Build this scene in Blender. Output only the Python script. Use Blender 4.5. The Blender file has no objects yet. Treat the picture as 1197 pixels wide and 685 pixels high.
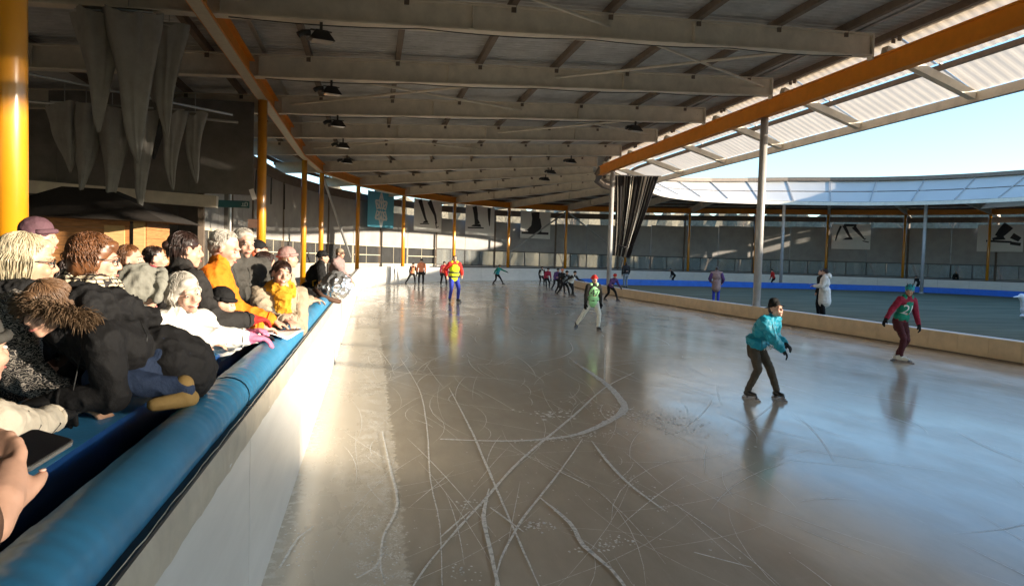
import bpy, bmesh, math, random
import numpy as np
from math import radians, sin, cos, pi, sqrt, atan2
from mathutils import Vector, Matrix, Quaternion
from mathutils.bvhtree import BVHTree

random.seed(7)
SC = bpy.context.scene
COL = SC.collection

# ------------------------------------------------------------------ camera
cam_d = bpy.data.cameras.new('camera')
cam = bpy.data.objects.new('camera', cam_d)
COL.objects.link(cam)
YAW, PIT, ROLL = radians(11.085), radians(-2.675), radians(1.65)
_f = Vector((sin(YAW)*cos(PIT), cos(YAW)*cos(PIT), sin(PIT)))
_r0 = Vector((cos(YAW), -sin(YAW), 0)); _u0 = _r0.cross(_f)
_r = cos(ROLL)*_r0 + sin(ROLL)*_u0; _u = -sin(ROLL)*_r0 + cos(ROLL)*_u0
cam.matrix_world = Matrix(((_r.x, _u.x, -_f.x, 0), (_r.y, _u.y, -_f.y, 0), (_r.z, _u.z, -_f.z, 1.75), (0, 0, 0, 1)))
cam_d.sensor_fit = 'HORIZONTAL'
cam_d.angle_x = 2*math.atan(598.5/850)
cam_d.clip_start = 0.05
cam_d.clip_end = 3000
SC.camera = cam

# ------------------------------------------------------------------ sky and sun
SUN_AZ = radians(-30)                       # measured from +X towards +Y
SUN_EL = math.atan(0.181*cos(SUN_AZ))
sun_dir = Vector((cos(SUN_EL)*cos(SUN_AZ), cos(SUN_EL)*sin(SUN_AZ), sin(SUN_EL)))
W = bpy.data.worlds.new('World'); SC.world = W; W.use_nodes = True
wn = W.node_tree
bg = wn.nodes['Background']
sky = wn.nodes.new('ShaderNodeTexSky')
sky.sky_type = 'NISHITA'; sky.sun_disc = False
sky.sun_elevation = SUN_EL
sky.sun_rotation = atan2(sun_dir.x, sun_dir.y)
sky.altitude = 0; sky.air_density = 1.0; sky.dust_density = 0.6; sky.ozone_density = 3.2
wn.links.new(sky.outputs[0], bg.inputs[0])
bg.inputs[1].default_value = 0.11
sl = bpy.data.lights.new('sun', 'SUN'); sl.energy = 2.0; sl.angle = radians(0.55); sl.color = (1.0, 0.87, 0.69)
so = bpy.data.objects.new('sun', sl); COL.objects.link(so)
so.rotation_euler = sun_dir.to_track_quat('Z', 'Y').to_euler()
so.location = sun_dir*60
SC.view_settings.view_transform = 'Standard'
SC.view_settings.look = 'None'
SC.view_settings.gamma = 1
SC.view_settings.use_curve_mapping = False
SC.view_settings.exposure = 2.55
SC.render.engine = 'CYCLES'
SC.cycles.max_bounces = 10
SC.cycles.diffuse_bounces = 5
SC.cycles.glossy_bounces = 4
SC.cycles.transmission_bounces = 4
SC.cycles.sample_clamp_indirect = 8
SC.cycles.caustics_reflective = False
SC.cycles.caustics_refractive = False

# ------------------------------------------------------------------ materials
def mat(name, c, rough=0.6, metal=0.0, var=0.0, vscale=6.0, bump=0.0, bscale=40.0, spec=0.5, stretch=(1, 1, 1), c2=None, sheen=0.0, coat=0.0):
    m = bpy.data.materials.new(name); m.use_nodes = True
    nt = m.node_tree; b = nt.nodes['Principled BSDF']
    b.inputs['Base Color'].default_value = (*c, 1)
    b.inputs['Roughness'].default_value = rough
    b.inputs['Metallic'].default_value = metal
    b.inputs['Specular IOR Level'].default_value = spec
    if sheen: b.inputs['Sheen Weight'].default_value = sheen
    if coat: b.inputs['Coat Weight'].default_value = coat; b.inputs['Coat Roughness'].default_value = 0.1
    if var > 0 or bump > 0 or c2:
        tc = nt.nodes.new('ShaderNodeTexCoord'); mp = nt.nodes.new('ShaderNodeMapping')
        mp.inputs['Scale'].default_value = stretch
        nt.links.new(tc.outputs['Object'], mp.inputs[0])
    if var > 0 or c2:
        n = nt.nodes.new('ShaderNodeTexNoise'); n.inputs['Scale'].default_value = vscale; n.inputs['Detail'].default_value = 6; n.inputs['Roughness'].default_value = 0.65
        nt.links.new(mp.outputs[0], n.inputs['Vector'])
        mx = nt.nodes.new('ShaderNodeMix'); mx.data_type = 'RGBA'
        d = c2 if c2 else tuple(max(0, x*(1-var)) for x in c)
        l = c if c2 else tuple(min(1, x*(1+var)) for x in c)
        mx.inputs[6].default_value = (*d, 1); mx.inputs[7].default_value = (*l, 1)
        rp = nt.nodes.new('ShaderNodeMapRange'); rp.inputs[1].default_value = 0.3; rp.inputs[2].default_value = 0.7
        nt.links.new(n.outputs[0], rp.inputs[0]); nt.links.new(rp.outputs[0], mx.inputs[0])
        nt.links.new(mx.outputs[2], b.inputs['Base Color'])
    if bump > 0:
        n2 = nt.nodes.new('ShaderNodeTexNoise'); n2.inputs['Scale'].default_value = bscale; n2.inputs['Detail'].default_value = 5
        nt.links.new(mp.outputs[0], n2.inputs['Vector'])
        bp = nt.nodes.new('ShaderNodeBump'); bp.inputs['Strength'].default_value = bump; bp.inputs['Distance'].default_value = 0.02
        nt.links.new(n2.outputs[0], bp.inputs['Height']); nt.links.new(bp.outputs[0], b.inputs['Normal'])
    return m

M = {}
M['cream_steel'] = mat('cream_steel', (0.68, 0.61, 0.50), 0.55, var=0.14, vscale=2.5)
M['orange_steel'] = mat('orange_steel', (0.76, 0.265, 0.015), 0.42, var=0.10, vscale=3)
M['yellow_post'] = mat('yellow_post', (0.78, 0.31, 0.008), 0.36, var=0.07, vscale=3, coat=1.0, spec=0.8)
M['yellow_post'].node_tree.nodes['Principled BSDF'].inputs['Coat Roughness'].default_value = 0.2
M['galv'] = mat('galvanised_steel', (0.42, 0.42, 0.41), 0.40, metal=0.7, var=0.15, vscale=8)
M['grey_post'] = mat('grey_post_paint', (0.40, 0.38, 0.36), 0.38, var=0.1, vscale=4, coat=0.2)
M['purlin'] = mat('purlin_steel', (0.16, 0.12, 0.09), 0.6, var=0.2, vscale=5)
M['deck'] = mat('roof_sheet', (0.50, 0.495, 0.48), 0.45, metal=0.0, var=0.22, vscale=1.6)
M['wall'] = mat('grey_wall_sheet', (0.36, 0.345, 0.33), 0.7, var=0.13, vscale=1.2, bump=0.1, bscale=9)
M['dark_wall'] = mat('dark_back_wall', (0.19, 0.175, 0.16), 0.75, var=0.25, vscale=1.5)
M['frame_cream'] = mat('cream_frame', (0.62, 0.56, 0.42), 0.5, var=0.1)
M['frame_dark'] = mat('dark_frame', (0.07, 0.065, 0.06), 0.5, var=0.15)
M['board_white'] = mat('white_board', (0.80, 0.79, 0.76), 0.30, var=0.07, vscale=2.2, coat=0.15, stretch=(1, 0.4, 3), bump=0.04, bscale=5)
M['board_tan'] = mat('tan_skirt', (0.60, 0.53, 0.42), 0.45, var=0.12, vscale=7, bump=0.12, bscale=10)
M['kerb_tan'] = mat('beige_kerb', (0.68, 0.53, 0.34), 0.5, var=0.12, vscale=3, bump=0.05)
M['snow'] = mat('snow', (0.75, 0.78, 0.80), 0.8, var=0.08, vscale=9, bump=0.6, bscale=25)
M['blue_vinyl'] = mat('blue_vinyl', (0.05, 0.26, 0.47), 0.42, var=0.14, vscale=4, coat=0.08, bump=0.08, bscale=6)
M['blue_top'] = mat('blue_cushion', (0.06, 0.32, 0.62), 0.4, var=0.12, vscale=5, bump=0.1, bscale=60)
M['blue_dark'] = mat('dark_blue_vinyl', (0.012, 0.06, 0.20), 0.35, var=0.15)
M['blue_pad'] = mat('royal_blue_pad', (0.02, 0.13, 0.52), 0.5, var=0.12, vscale=3)
M['rail_dark'] = mat('dark_rail', (0.05, 0.045, 0.045), 0.5)
M['black'] = mat('black_rubber', (0.02, 0.02, 0.02), 0.5)
M['black_gloss'] = mat('black_glass', (0.008, 0.008, 0.01), 0.08)
M['silver_edge'] = mat('silver_edge', (0.75, 0.75, 0.75), 0.25, metal=0.9)
M['lamp_black'] = mat('lamp_housing', (0.025, 0.022, 0.02), 0.5)
M['lamp_glass'] = mat('lamp_glass', (0.55, 0.53, 0.5), 0.15)
M['floor'] = mat('concrete_floor', (0.22, 0.20, 0.18), 0.85, var=0.2, vscale=1.5, bump=0.15)
M['wood'] = mat('cabin_wood', (0.46, 0.21, 0.075), 0.55, var=0.35, vscale=3, stretch=(1, 1, 12))
M['wood_light'] = mat('cabin_light_wood', (0.62, 0.40, 0.17), 0.55, var=0.2, vscale=3, stretch=(1, 1, 8))
M['roof_dark'] = mat('cabin_roof_felt', (0.02, 0.015, 0.012), 0.9, var=0.3, vscale=8)
M['canvas'] = mat('grey_canvas', (0.30, 0.285, 0.265), 0.85, var=0.15, vscale=3)
M['bark'] = mat('bark', (0.16, 0.125, 0.095), 0.9, var=0.3, vscale=10)
M['ground'] = mat('winter_grass', (0.11, 0.12, 0.06), 0.95, var=0.4, vscale=0.4)
M['hedge'] = mat('winter_hedge', (0.17, 0.15, 0.11), 0.95, var=0.35, vscale=3)
M['poster'] = mat('poster_cloth', (0.80, 0.78, 0.75), 0.8, var=0.04)
M['poster_blue'] = mat('poster_blue', (0.12, 0.46, 0.66), 0.8, var=0.06)
M['ink'] = mat('print_black', (0.035, 0.032, 0.035), 0.8)
M['ink_white'] = mat('print_white', (0.75, 0.77, 0.78), 0.8)
M['sign_green'] = mat('sign_green', (0.015, 0.08, 0.085), 0.5)
M['steel_blade'] = mat('steel_blade', (0.13, 0.13, 0.14), 0.4, metal=1.0)
M['drape_dark'] = mat('drape_dark', (0.035, 0.032, 0.034), 0.8)
M['drape_light'] = mat('drape_light', (0.78, 0.74, 0.66), 0.8)
M['silver_foil'] = mat('silver_foil', (0.72, 0.72, 0.73), 0.22, metal=0.85, bump=0.5, bscale=14)
M['paper'] = mat('white_paper', (0.85, 0.84, 0.82), 0.7)
M['white_plastic'] = mat('white_plastic', (0.75, 0.76, 0.77), 0.35)
# people
M['skin'] = mat('skin', (0.58, 0.335, 0.235), 0.5, var=0.10, vscale=18)
M['skin_pink'] = mat('skin_pink', (0.60, 0.34, 0.25), 0.5, var=0.10, vscale=18)
M['skin_tan'] = mat('skin_tan', (0.50, 0.29, 0.19), 0.5, var=0.10, vscale=18)
M['lip'] = mat('lip', (0.42, 0.14, 0.12), 0.4)
M['teeth'] = mat('teeth', (0.8, 0.77, 0.7), 0.3)
M['eye_white'] = mat('eye_white', (0.55, 0.50, 0.46), 0.2)
M['iris'] = mat('iris', (0.03, 0.025, 0.02), 0.15)
def fabric(n, c, var=0.16, bump=0.25, rough=0.8, **k): M['fabric_'+n] = mat('fabric_'+n, c, rough, var=var, vscale=k.get('vscale', 9), bump=bump, bscale=k.get('bscale', 55), spec=0.25)
fabric('black', (0.010, 0.0095, 0.010)); fabric('charcoal', (0.024, 0.022, 0.021)); fabric('darkgrey', (0.06, 0.056, 0.050))
fabric('brown', (0.10, 0.055, 0.038)); fabric('tan', (0.36, 0.29, 0.21)); fabric('cream', (0.66, 0.58, 0.46))
fabric('white', (0.70, 0.67, 0.62), var=0.06); fabric('orange', (0.72, 0.20, 0.012)); fabric('mustard', (0.55, 0.27, 0.02), var=0.2)
fabric('red', (0.60, 0.03, 0.025)); fabric('pink', (0.80, 0.22, 0.36)); fabric('olivegrey', (0.20, 0.195, 0.165))
fabric('jeans', (0.022, 0.036, 0.075), bscale=120); fabric('cyan', (0.025, 0.30, 0.42), rough=0.42); fabric('trouser_brown', (0.075, 0.06, 0.045))
fabric('maroon', (0.30, 0.02, 0.05)); fabric('darkred', (0.075, 0.018, 0.022)); fabric('green', (0.012, 0.23, 0.15)); fabric('teal', (0.03, 0.32, 0.38))
fabric('bibgreen', (0.40, 0.82, 0.40), var=0.1); fabric('palewhite', (0.72, 0.72, 0.66), var=0.08); fabric('purple', (0.10, 0.05, 0.16)); fabric('plum', (0.12, 0.06, 0.075))
fabric('hivis', (0.72, 0.85, 0.03), var=0.08); fabric('royal', (0.04, 0.06, 0.42)); fabric('peach', (0.85, 0.30, 0.16)); fabric('coral', (0.80, 0.16, 0.10))
fabric('greyblue', (0.22, 0.25, 0.27)); fabric('mauve', (0.32, 0.22, 0.21)); fabric('boot', (0.24, 0.155, 0.055), bump=0.1); fabric('dustyrose', (0.36, 0.22, 0.20))
M['hair_blond'] = mat('hair_blond', (0.50, 0.42, 0.28), 0.42, var=0.30, vscale=25)
M['hair_silver'] = mat('hair_silver', (0.52, 0.48, 0.42), 0.42, var=0.28, vscale=25)
M['hair_brown'] = mat('hair_brown', (0.16, 0.065, 0.026), 0.40, var=0.45, vscale=25)
M['hair_dark'] = mat('hair_dark', (0.035, 0.018, 0.014), 0.35, var=0.4, vscale=25)
M['hair_red'] = mat('hair_red', (0.35, 0.08, 0.03), 0.4, var=0.3, vscale=25)
M['fur'] = mat('fur', (0.15, 0.092, 0.050), 0.7, var=0.35, vscale=30)
M['hair_light_brown'] = mat('hair_light_brown', (0.13, 0.07, 0.036), 0.45, var=0.35, vscale=25)

def zebra_mat():
    m = bpy.data.materials.new('fabric_zebra'); m.use_nodes = True; nt = m.node_tree; b = nt.nodes['Principled BSDF']
    tc = nt.nodes.new('ShaderNodeTexCoord'); w = nt.nodes.new('ShaderNodeTexWave')
    w.bands_direction = 'Z'; w.inputs['Scale'].default_value = 30; w.inputs['Distortion'].default_value = 16; w.inputs['Detail'].default_value = 3; w.inputs['Detail Scale'].default_value = 1.6
    nt.links.new(tc.outputs['Object'], w.inputs['Vector'])
    r = nt.nodes.new('ShaderNodeValToRGB'); r.color_ramp.elements[0].position = 0.62; r.color_ramp.elements[0].color = (0.016, 0.015, 0.016, 1)
    r.color_ramp.elements[1].position = 0.80; r.color_ramp.elements[1].color = (0.33, 0.29, 0.25, 1)
    nt.links.new(w.outputs['Fac'], r.inputs[0]); nt.links.new(r.outputs[0], b.inputs['Base Color'])
    b.inputs['Roughness'].default_value = 0.8
    return m
M['zebra'] = zebra_mat()

def check_mat():
    m = bpy.data.materials.new('fabric_check'); m.use_nodes = True; nt = m.node_tree; b = nt.nodes['Principled BSDF']
    tc = nt.nodes.new('ShaderNodeTexCoord'); last = None
    base = (0.62, 0.52, 0.36, 1)
    mix_prev = None
    for ax, sc in (('X', 17), ('Z', 17)):
        w = nt.nodes.new('ShaderNodeTexWave'); w.bands_direction = ax; w.inputs['Scale'].default_value = sc; w.inputs['Distortion'].default_value = 1.0
        nt.links.new(tc.outputs['Object'], w.inputs['Vector'])
        r = nt.nodes.new('ShaderNodeValToRGB'); r.color_ramp.interpolation = 'CONSTANT'
        r.color_ramp.elements[0].position = 0; r.color_ramp.elements[0].color = (0, 0, 0, 1); r.color_ramp.elements[1].position = 0.78; r.color_ramp.elements[1].color = (1, 1, 1, 1)
        nt.links.new(w.outputs['Fac'], r.inputs[0])
        mx = nt.nodes.new('ShaderNodeMix'); mx.data_type = 'RGBA'; mx.inputs[6].default_value = base; mx.inputs[7].default_value = (0.03, 0.025, 0.025, 1)
        if mix_prev: nt.links.new(mix_prev.outputs[2], mx.inputs[6])
        nt.links.new(r.outputs[0], mx.inputs[0]); mix_prev = mx
    nt.links.new(mix_prev.outputs[2], b.inputs['Base Color']); b.inputs['Roughness'].default_value = 0.85
    return m
M['check'] = check_mat()

def canopy_mat():
    m = bpy.data.materials.new('translucent_sheet'); m.use_nodes = True; nt = m.node_tree
    out = nt.nodes['Material Output']; nt.nodes.remove(nt.nodes['Principled BSDF'])
    d = nt.nodes.new('ShaderNodeBsdfDiffuse'); d.inputs[0].default_value = (0.86, 0.83, 0.78, 1)
    t = nt.nodes.new('ShaderNodeBsdfTranslucent'); t.inputs[0].default_value = (0.86, 0.74, 0.60, 1)
    g = nt.nodes.new('ShaderNodeBsdfGlossy'); g.inputs['Roughness'].default_value = 0.25
    tc = nt.nodes.new('ShaderNodeTexCoord'); n = nt.nodes.new('ShaderNodeTexNoise'); n.inputs['Scale'].default_value = 1.3; n.inputs['Detail'].default_value = 5
    nt.links.new(tc.outputs['Object'], n.inputs['Vector'])
    mr = nt.nodes.new('ShaderNodeMapRange'); mr.inputs[3].default_value = 0.34; mr.inputs[4].default_value = 0.50
    nt.links.new(n.outputs[0], mr.inputs[0])
    a = nt.nodes.new('ShaderNodeMixShader'); nt.links.new(mr.outputs[0], a.inputs[0])
    nt.links.new(d.outputs[0], a.inputs[1]); nt.links.new(t.outputs[0], a.inputs[2])
    c = nt.nodes.new('ShaderNodeMixShader'); c.inputs[0].default_value = 0.07; nt.links.new(a.outputs[0], c.inputs[1]); nt.links.new(g.outputs[0], c.inputs[2])
    nt.links.new(c.outputs[0], out.inputs[0])
    return m
M['canopy'] = canopy_mat()

def ice_mat():
    m = bpy.data.materials.new('ice'); m.use_nodes = True; nt = m.node_tree; b = nt.nodes['Principled BSDF']; L = nt.links.new
    tc = nt.nodes.new('ShaderNodeTexCoord'); sep = nt.nodes.new('ShaderNodeSeparateXYZ'); L(tc.outputs['Object'], sep.inputs[0])
    def noise(scale, detail, stretch=(1, 1, 1), rough=0.6, dist=0):
        mp = nt.nodes.new('ShaderNodeMapping'); mp.inputs['Scale'].default_value = stretch; L(tc.outputs['Object'], mp.inputs[0])
        n = nt.nodes.new('ShaderNodeTexNoise'); n.inputs['Scale'].default_value = scale; n.inputs['Detail'].default_value = detail; n.inputs['Roughness'].default_value = rough; n.inputs['Distortion'].default_value = dist
        L(mp.outputs[0], n.inputs['Vector']); return n.outputs[0]
    def rng(x, a, b_, c, d):
        r = nt.nodes.new('ShaderNodeMapRange'); r.interpolation_type = 'SMOOTHSTEP'
        for i, v in enumerate((a, b_, c, d)): r.inputs[i+1].default_value = v
        L(x, r.inputs[0]); return r.outputs[0]
    def math_(op, a, b_=None):
        n = nt.nodes.new('ShaderNodeMath'); n.operation = op
        for i, v in enumerate((a, b_)):
            if v is None: continue
            if isinstance(v, (int, float)): n.inputs[i].default_value = v
            else: L(v, n.inputs[i])
        return n.outputs[0]
    # worn frosted strip beside the barrier: x in (-.6 .. .25), y < 17.6
    edge_n = noise(9, 4)
    wob = rng(edge_n, 0.3, 0.7, -0.03, 0.03)
    xx = math_('ADD', sep.outputs[0], wob)
    strip = math_('MULTIPLY', rng(xx, 0.225, 0.265, 1, 0), rng(sep.outputs[1], 17.5, 17.7, 1, 0))
    frost_band = math_('MULTIPLY', rng(xx, -0.16, 0.02, 0, 1), strip)
    vo = nt.nodes.new('ShaderNodeTexVoronoi'); vo.feature = 'DISTANCE_TO_EDGE'; vo.inputs['Scale'].default_value = 26
    mpv = nt.nodes.new('ShaderNodeMapping'); L(tc.outputs['Object'], mpv.inputs[0])
    nd = nt.nodes.new('ShaderNodeTexNoise'); nd.inputs['Scale'].default_value = 13; nd.inputs['Detail'].default_value = 3; L(tc.outputs['Object'], nd.inputs['Vector'])
    vm = nt.nodes.new('ShaderNodeVectorMath'); vm.operation = 'MULTIPLY_ADD'; vm.inputs[1].default_value = (0.22, 0.22, 0.22)
    L(nd.outputs['Color'], vm.inputs[0]); L(mpv.outputs[0], vm.inputs[2]); L(vm.outputs[0], vo.inputs['Vector'])
    scrib = math_('MULTIPLY', rng(vo.outputs['Distance'], 0.02, 0.09, 1, 0), rng(noise(6, 4), 0.42, 0.58, 0, 1))
    frost = math_('MULTIPLY', frost_band, scrib)
    near_edge = math_('MULTIPLY', rng(sep.outputs[0], -0.54, -0.38, 1, 0), rng(noise(12, 5), 0.5, 0.62, 0, 1))
    # base colour
    big = noise(0.35, 5, (1, 0.45, 1)); mid = noise(3.0, 6, (1.6, 0.5, 1), 0.7)
    mx = nt.nodes.new('ShaderNodeMix'); mx.data_type = 'RGBA'; mx.inputs[6].default_value = (0.51, 0.44, 0.345, 1); mx.inputs[7].default_value = (0.635, 0.56, 0.455, 1)
    L(rng(math_('ADD', math_('MULTIPLY', big, 0.6), math_('MULTIPLY', mid, 0.4)), 0.38, 0.62, 0, 1), mx.inputs[0])
    mx2 = nt.nodes.new('ShaderNodeMix'); mx2.data_type = 'RGBA'; mx2.inputs[7].default_value = (0.78, 0.71, 0.59, 1)
    L(mx.outputs[2], mx2.inputs[6]); L(math_('MULTIPLY', strip, 0.8), mx2.inputs[0])
    mx3 = nt.nodes.new('ShaderNodeMix'); mx3.data_type = 'RGBA'; mx3.inputs[7].default_value = (0.98, 0.96, 0.92, 1)
    streak = math_('MULTIPLY', rng(noise(14, 5, (2.2, 0.22, 1), 0.75), 0.60, 0.72, 0, 1), 0.18)
    streak2 = math_('MULTIPLY', rng(noise(9, 5, (0.3, 2.0, 1), 0.75), 0.62, 0.74, 0, 1), 0.12)
    w = math_('MAXIMUM', math_('MAXIMUM', frost, math_('MULTIPLY', near_edge, 0.5)), math_('MAXIMUM', streak, streak2))
    L(mx2.outputs[2], mx3.inputs[6]); L(w, mx3.inputs[0]); L(mx3.outputs[2], b.inputs['Base Color'])
    r0 = rng(noise(1.1, 6, (1, 0.4, 1), 0.7), 0.35, 0.65, 0.13, 0.24)
    r1 = math_('ADD', r0, math_('MULTIPLY', strip, 0.10)); r2 = math_('ADD', r1, math_('MULTIPLY', w, 0.4))
    L(r2, b.inputs['Roughness'])
    b.inputs['IOR'].default_value = 1.33; b.inputs['Specular IOR Level'].default_value = 0.5
    b.inputs['Coat Weight'].default_value = 0.25; b.inputs['Coat Roughness'].default_value = 0.12; b.inputs['Coat IOR'].default_value = 1.31
    bp = nt.nodes.new('ShaderNodeBump'); bp.inputs['Strength'].default_value = 0.10; bp.inputs['Distance'].default_value = 0.01
    hh = math_('ADD', math_('MULTIPLY', noise(2.2, 4, (1, 0.35, 1)), 0.8), math_('MULTIPLY', w, 0.3))
    L(hh, bp.inputs['Height']); L(bp.outputs[0], b.inputs['Normal'])
    return m
M['ice'] = ice_mat()

def scratch_mat():
    m = bpy.data.materials.new('scratched_ice'); m.use_nodes = True; nt = m.node_tree; b = nt.nodes['Principled BSDF']
    b.inputs['Base Color'].default_value = (0.98, 0.97, 0.94, 1); b.inputs['Roughness'].default_value = 0.42; b.inputs['Specular IOR Level'].default_value = 1.0
    tc = nt.nodes.new('ShaderNodeTexCoord'); n = nt.nodes.new('ShaderNodeTexNoise'); n.inputs['Scale'].default_value = 28; n.inputs['Detail'].default_value = 5; n.inputs['Roughness'].default_value = 0.7
    nt.links.new(tc.outputs['Object'], n.inputs['Vector'])
    r = nt.nodes.new('ShaderNodeMapRange'); r.inputs[1].default_value = 0.32; r.inputs[2].default_value = 0.54; r.inputs[3].default_value = 0.45; r.inputs[4].default_value = 1.0
    nt.links.new(n.outputs[0], r.inputs[0]); nt.links.new(r.outputs[0], b.inputs['Alpha'])
    return m
M['scratch'] = scratch_mat()

def infield_mat():
    m = mat('infield_turf', (0.135, 0.135, 0.088), 0.95, spec=0.08, var=0.35, vscale=0.7, stretch=(0.25, 1.3, 1), bump=0.1, bscale=8)
    return m
M['infield'] = infield_mat()
def glass_mat():
    m = bpy.data.materials.new('window_glass'); m.use_nodes = True; nt = m.node_tree; b = nt.nodes['Principled BSDF']
    b.inputs['Base Color'].default_value = (0.75, 0.78, 0.78, 1); b.inputs['Transmission Weight'].default_value = 0.85; b.inputs['Roughness'].default_value = 0.08; b.inputs['IOR'].default_value = 1.15
    return m
M['glass'] = glass_mat()
M['mesh_dark'] = mat('dark_pane', (0.05, 0.05, 0.05), 0.25, var=0.2, vscale=2)

# ------------------------------------------------------------------ mesh helpers
class MB:
    """collects simple shapes, links them as ONE mesh object"""
    def __init__(s): s.v = []; s.f = []; s.mi = []; s.n = 0
    def add(s, V, F, mi=0):
        o = s.n
        s.v.extend([tuple(map(float, p)) for p in V]); s.n += len(V)
        s.f.extend([tuple(i+o for i in f) for f in F]); s.mi.extend([mi]*len(F)); return s
    def box(s, c, d, rz=0, mi=0):
        x, y, z = d[0]/2, d[1]/2, d[2]/2; cs, sn = cos(rz), sin(rz)
        V = []
        for k in (-z, z):
            for a, b in ((-x, -y), (x, -y), (x, y), (-x, y)):
                V.append((c[0]+a*cs-b*sn, c[1]+a*sn+b*cs, c[2]+k))
        return s.add(V, [(3, 2, 1, 0), (4, 5, 6, 7), (0, 1, 5, 4), (1, 2, 6, 5), (2, 3, 7, 6), (3, 0, 4, 7)], mi)
    def bar(s, p0, p1, w, h, up=(0, 0, 1), mi=0):
        p0 = Vector(p0); p1 = Vector(p1); d = (p1-p0).normalized(); u = Vector(up)
        sd = d.cross(u)
        if sd.length < 1e-4: sd = d.cross(Vector((1, 0, 0)))
        sd.normalize(); u = sd.cross(d).normalized()
        V = []
        for p in (p0, p1):
            for a, b in ((-1, -1), (1, -1), (1, 1), (-1, 1)): V.append(p+sd*(a*w/2)+u*(b*h/2))
        return s.add(V, [(0, 1, 2, 3), (7, 6, 5, 4), (4, 5, 1, 0), (5, 6, 2, 1), (6, 7, 3, 2), (7, 4, 0, 3)], mi)
    def ibeam(s, p0, p1, h, w, tf=0.03, tw=0.02, up=(0, 0, 1)):
        """I section, p0-p1 is the BOTTOM line"""
        p0 = Vector(p0); p1 = Vector(p1); z = Vector(up)
        s.bar(p0+z*tf/2, p1+z*tf/2, w, tf); s.bar(p0+z*(h-tf/2), p1+z*(h-tf/2), w, tf)
        s.bar(p0+z*(h/2), p1+z*(h/2), tw, h-2*tf-0.002); return s
    def tube(s, pts, rad, n=8, cap=True, mi=0):
        pts = [Vector(p) for p in pts]; R = rad if isinstance(rad, (list, tuple)) else [rad]*len(pts)
        V = []; F = []; prev = None
        for i, p in enumerate(pts):
            d = (pts[min(i+1, len(pts)-1)]-pts[max(i-1, 0)]).normalized()
            if prev is None:
                a = d.orthogonal().normalized()
            else:
                a = prev-d*prev.dot(d)
                a = a.normalized() if a.length > 1e-5 else d.orthogonal().normalized()
            prev = a; b = d.cross(a)
            for k in range(n):
                t = 2*pi*k/n; V.append(p+(a*cos(t)+b*sin(t))*R[i])
        for i in range(len(pts)-1):
            for k in range(n):
                k2 = (k+1) % n; F.append((i*n+k, i*n+k2, (i+1)*n+k2, (i+1)*n+k))
        if cap: F.append(tuple(reversed(range(n)))); F.append(tuple((len(pts)-1)*n+k for k in range(n)))
        return s.add(V, F, mi)
    def lathe(s, c, prof, n=16, mi=0):
        V = []; F = []
        for r, z in prof:
            for k in range(n): t = 2*pi*k/n; V.append((c[0]+r*cos(t), c[1]+r*sin(t), c[2]+z))
        for i in range(len(prof)-1):
            for k in range(n): k2 = (k+1) % n; F.append((i*n+k, i*n+k2, (i+1)*n+k2, (i+1)*n+k))
        F.append(tuple(reversed(range(n)))); F.append(tuple((len(prof)-1)*n+k for k in range(n)))
        return s.add(V, F, mi)
    def mesh(s, name, mats, smooth=False):
        me = bpy.data.meshes.new(name); me.from_pydata(s.v, [], s.f)
        for m in (mats if isinstance(mats, (list, tuple)) else [mats]): me.materials.append(m)
        if len(me.materials) > 1: me.polygons.foreach_set('material_index', s.mi)
        if smooth: me.polygons.foreach_set('use_smooth', [True]*len(me.polygons))
        me.update(); return me
    def build(s, name, mats, parent=None, smooth=False):
        return link(name, s.mesh(name, mats, smooth), parent)

def link(name, me, parent=None):
    o = bpy.data.objects.new(name, me); COL.objects.link(o)
    if parent is not None: o.parent = parent
    return o
def tag(o, label=None, cat=None, group=None, kind=None):
    if label: o['label'] = label
    if cat: o['category'] = cat
    if group: o['group'] = group
    if kind: o['kind'] = kind
    return o
def thing(name, label, cat, loc=(0, 0, 0), rz=0, group=None):
    o = bpy.data.objects.new(name, None); COL.objects.link(o); o.location = loc; o.rotation_euler = (0, 0, rz)
    o.empty_display_size = 0.2
    return tag(o, label, cat, group)
def grid_mesh(mb, rows, mi=0, closed=False):
    n = len(rows[0]); V = [p for r in rows for p in r]; F = []
    for i in range(len(rows)-1):
        for k in range(n-1): F.append((i*n+k, i*n+k+1, (i+1)*n+k+1, (i+1)*n+k))
    mb.add(V, F, mi)

# ------------------------------------------------------------------ the plan of the hall
CX, R0 = 29.5, 32.5
def path(u, s, z):
    t = (u+3)/15.2
    s2 = s+2.4*t; S0 = 34+3.4*t
    if s2 <= S0: return Vector((u, s2, z))
    a = (s2-S0)/R0; r = CX-u
    return Vector((CX-r*cos(a), S0+r*sin(a), z))
def phi(s): return max(0, (s-34)/R0)
def smooth(x): x = min(1, max(0, x)); return x*x*(3-2*x)
def rise(s): return 0.95*smooth((phi(s)-0.7)/1.3)
def hb(u, s): return 5.97+(u+3)/15.2*1.12+rise(s)             # underside of the cross beams
ST = [14.15+4.68*k for k in range(-9, 5)] + [34+R0*(0.165+0.205*k) for k in range(0, 15)]
NS = len(ST)
straight_n = 14

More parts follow.
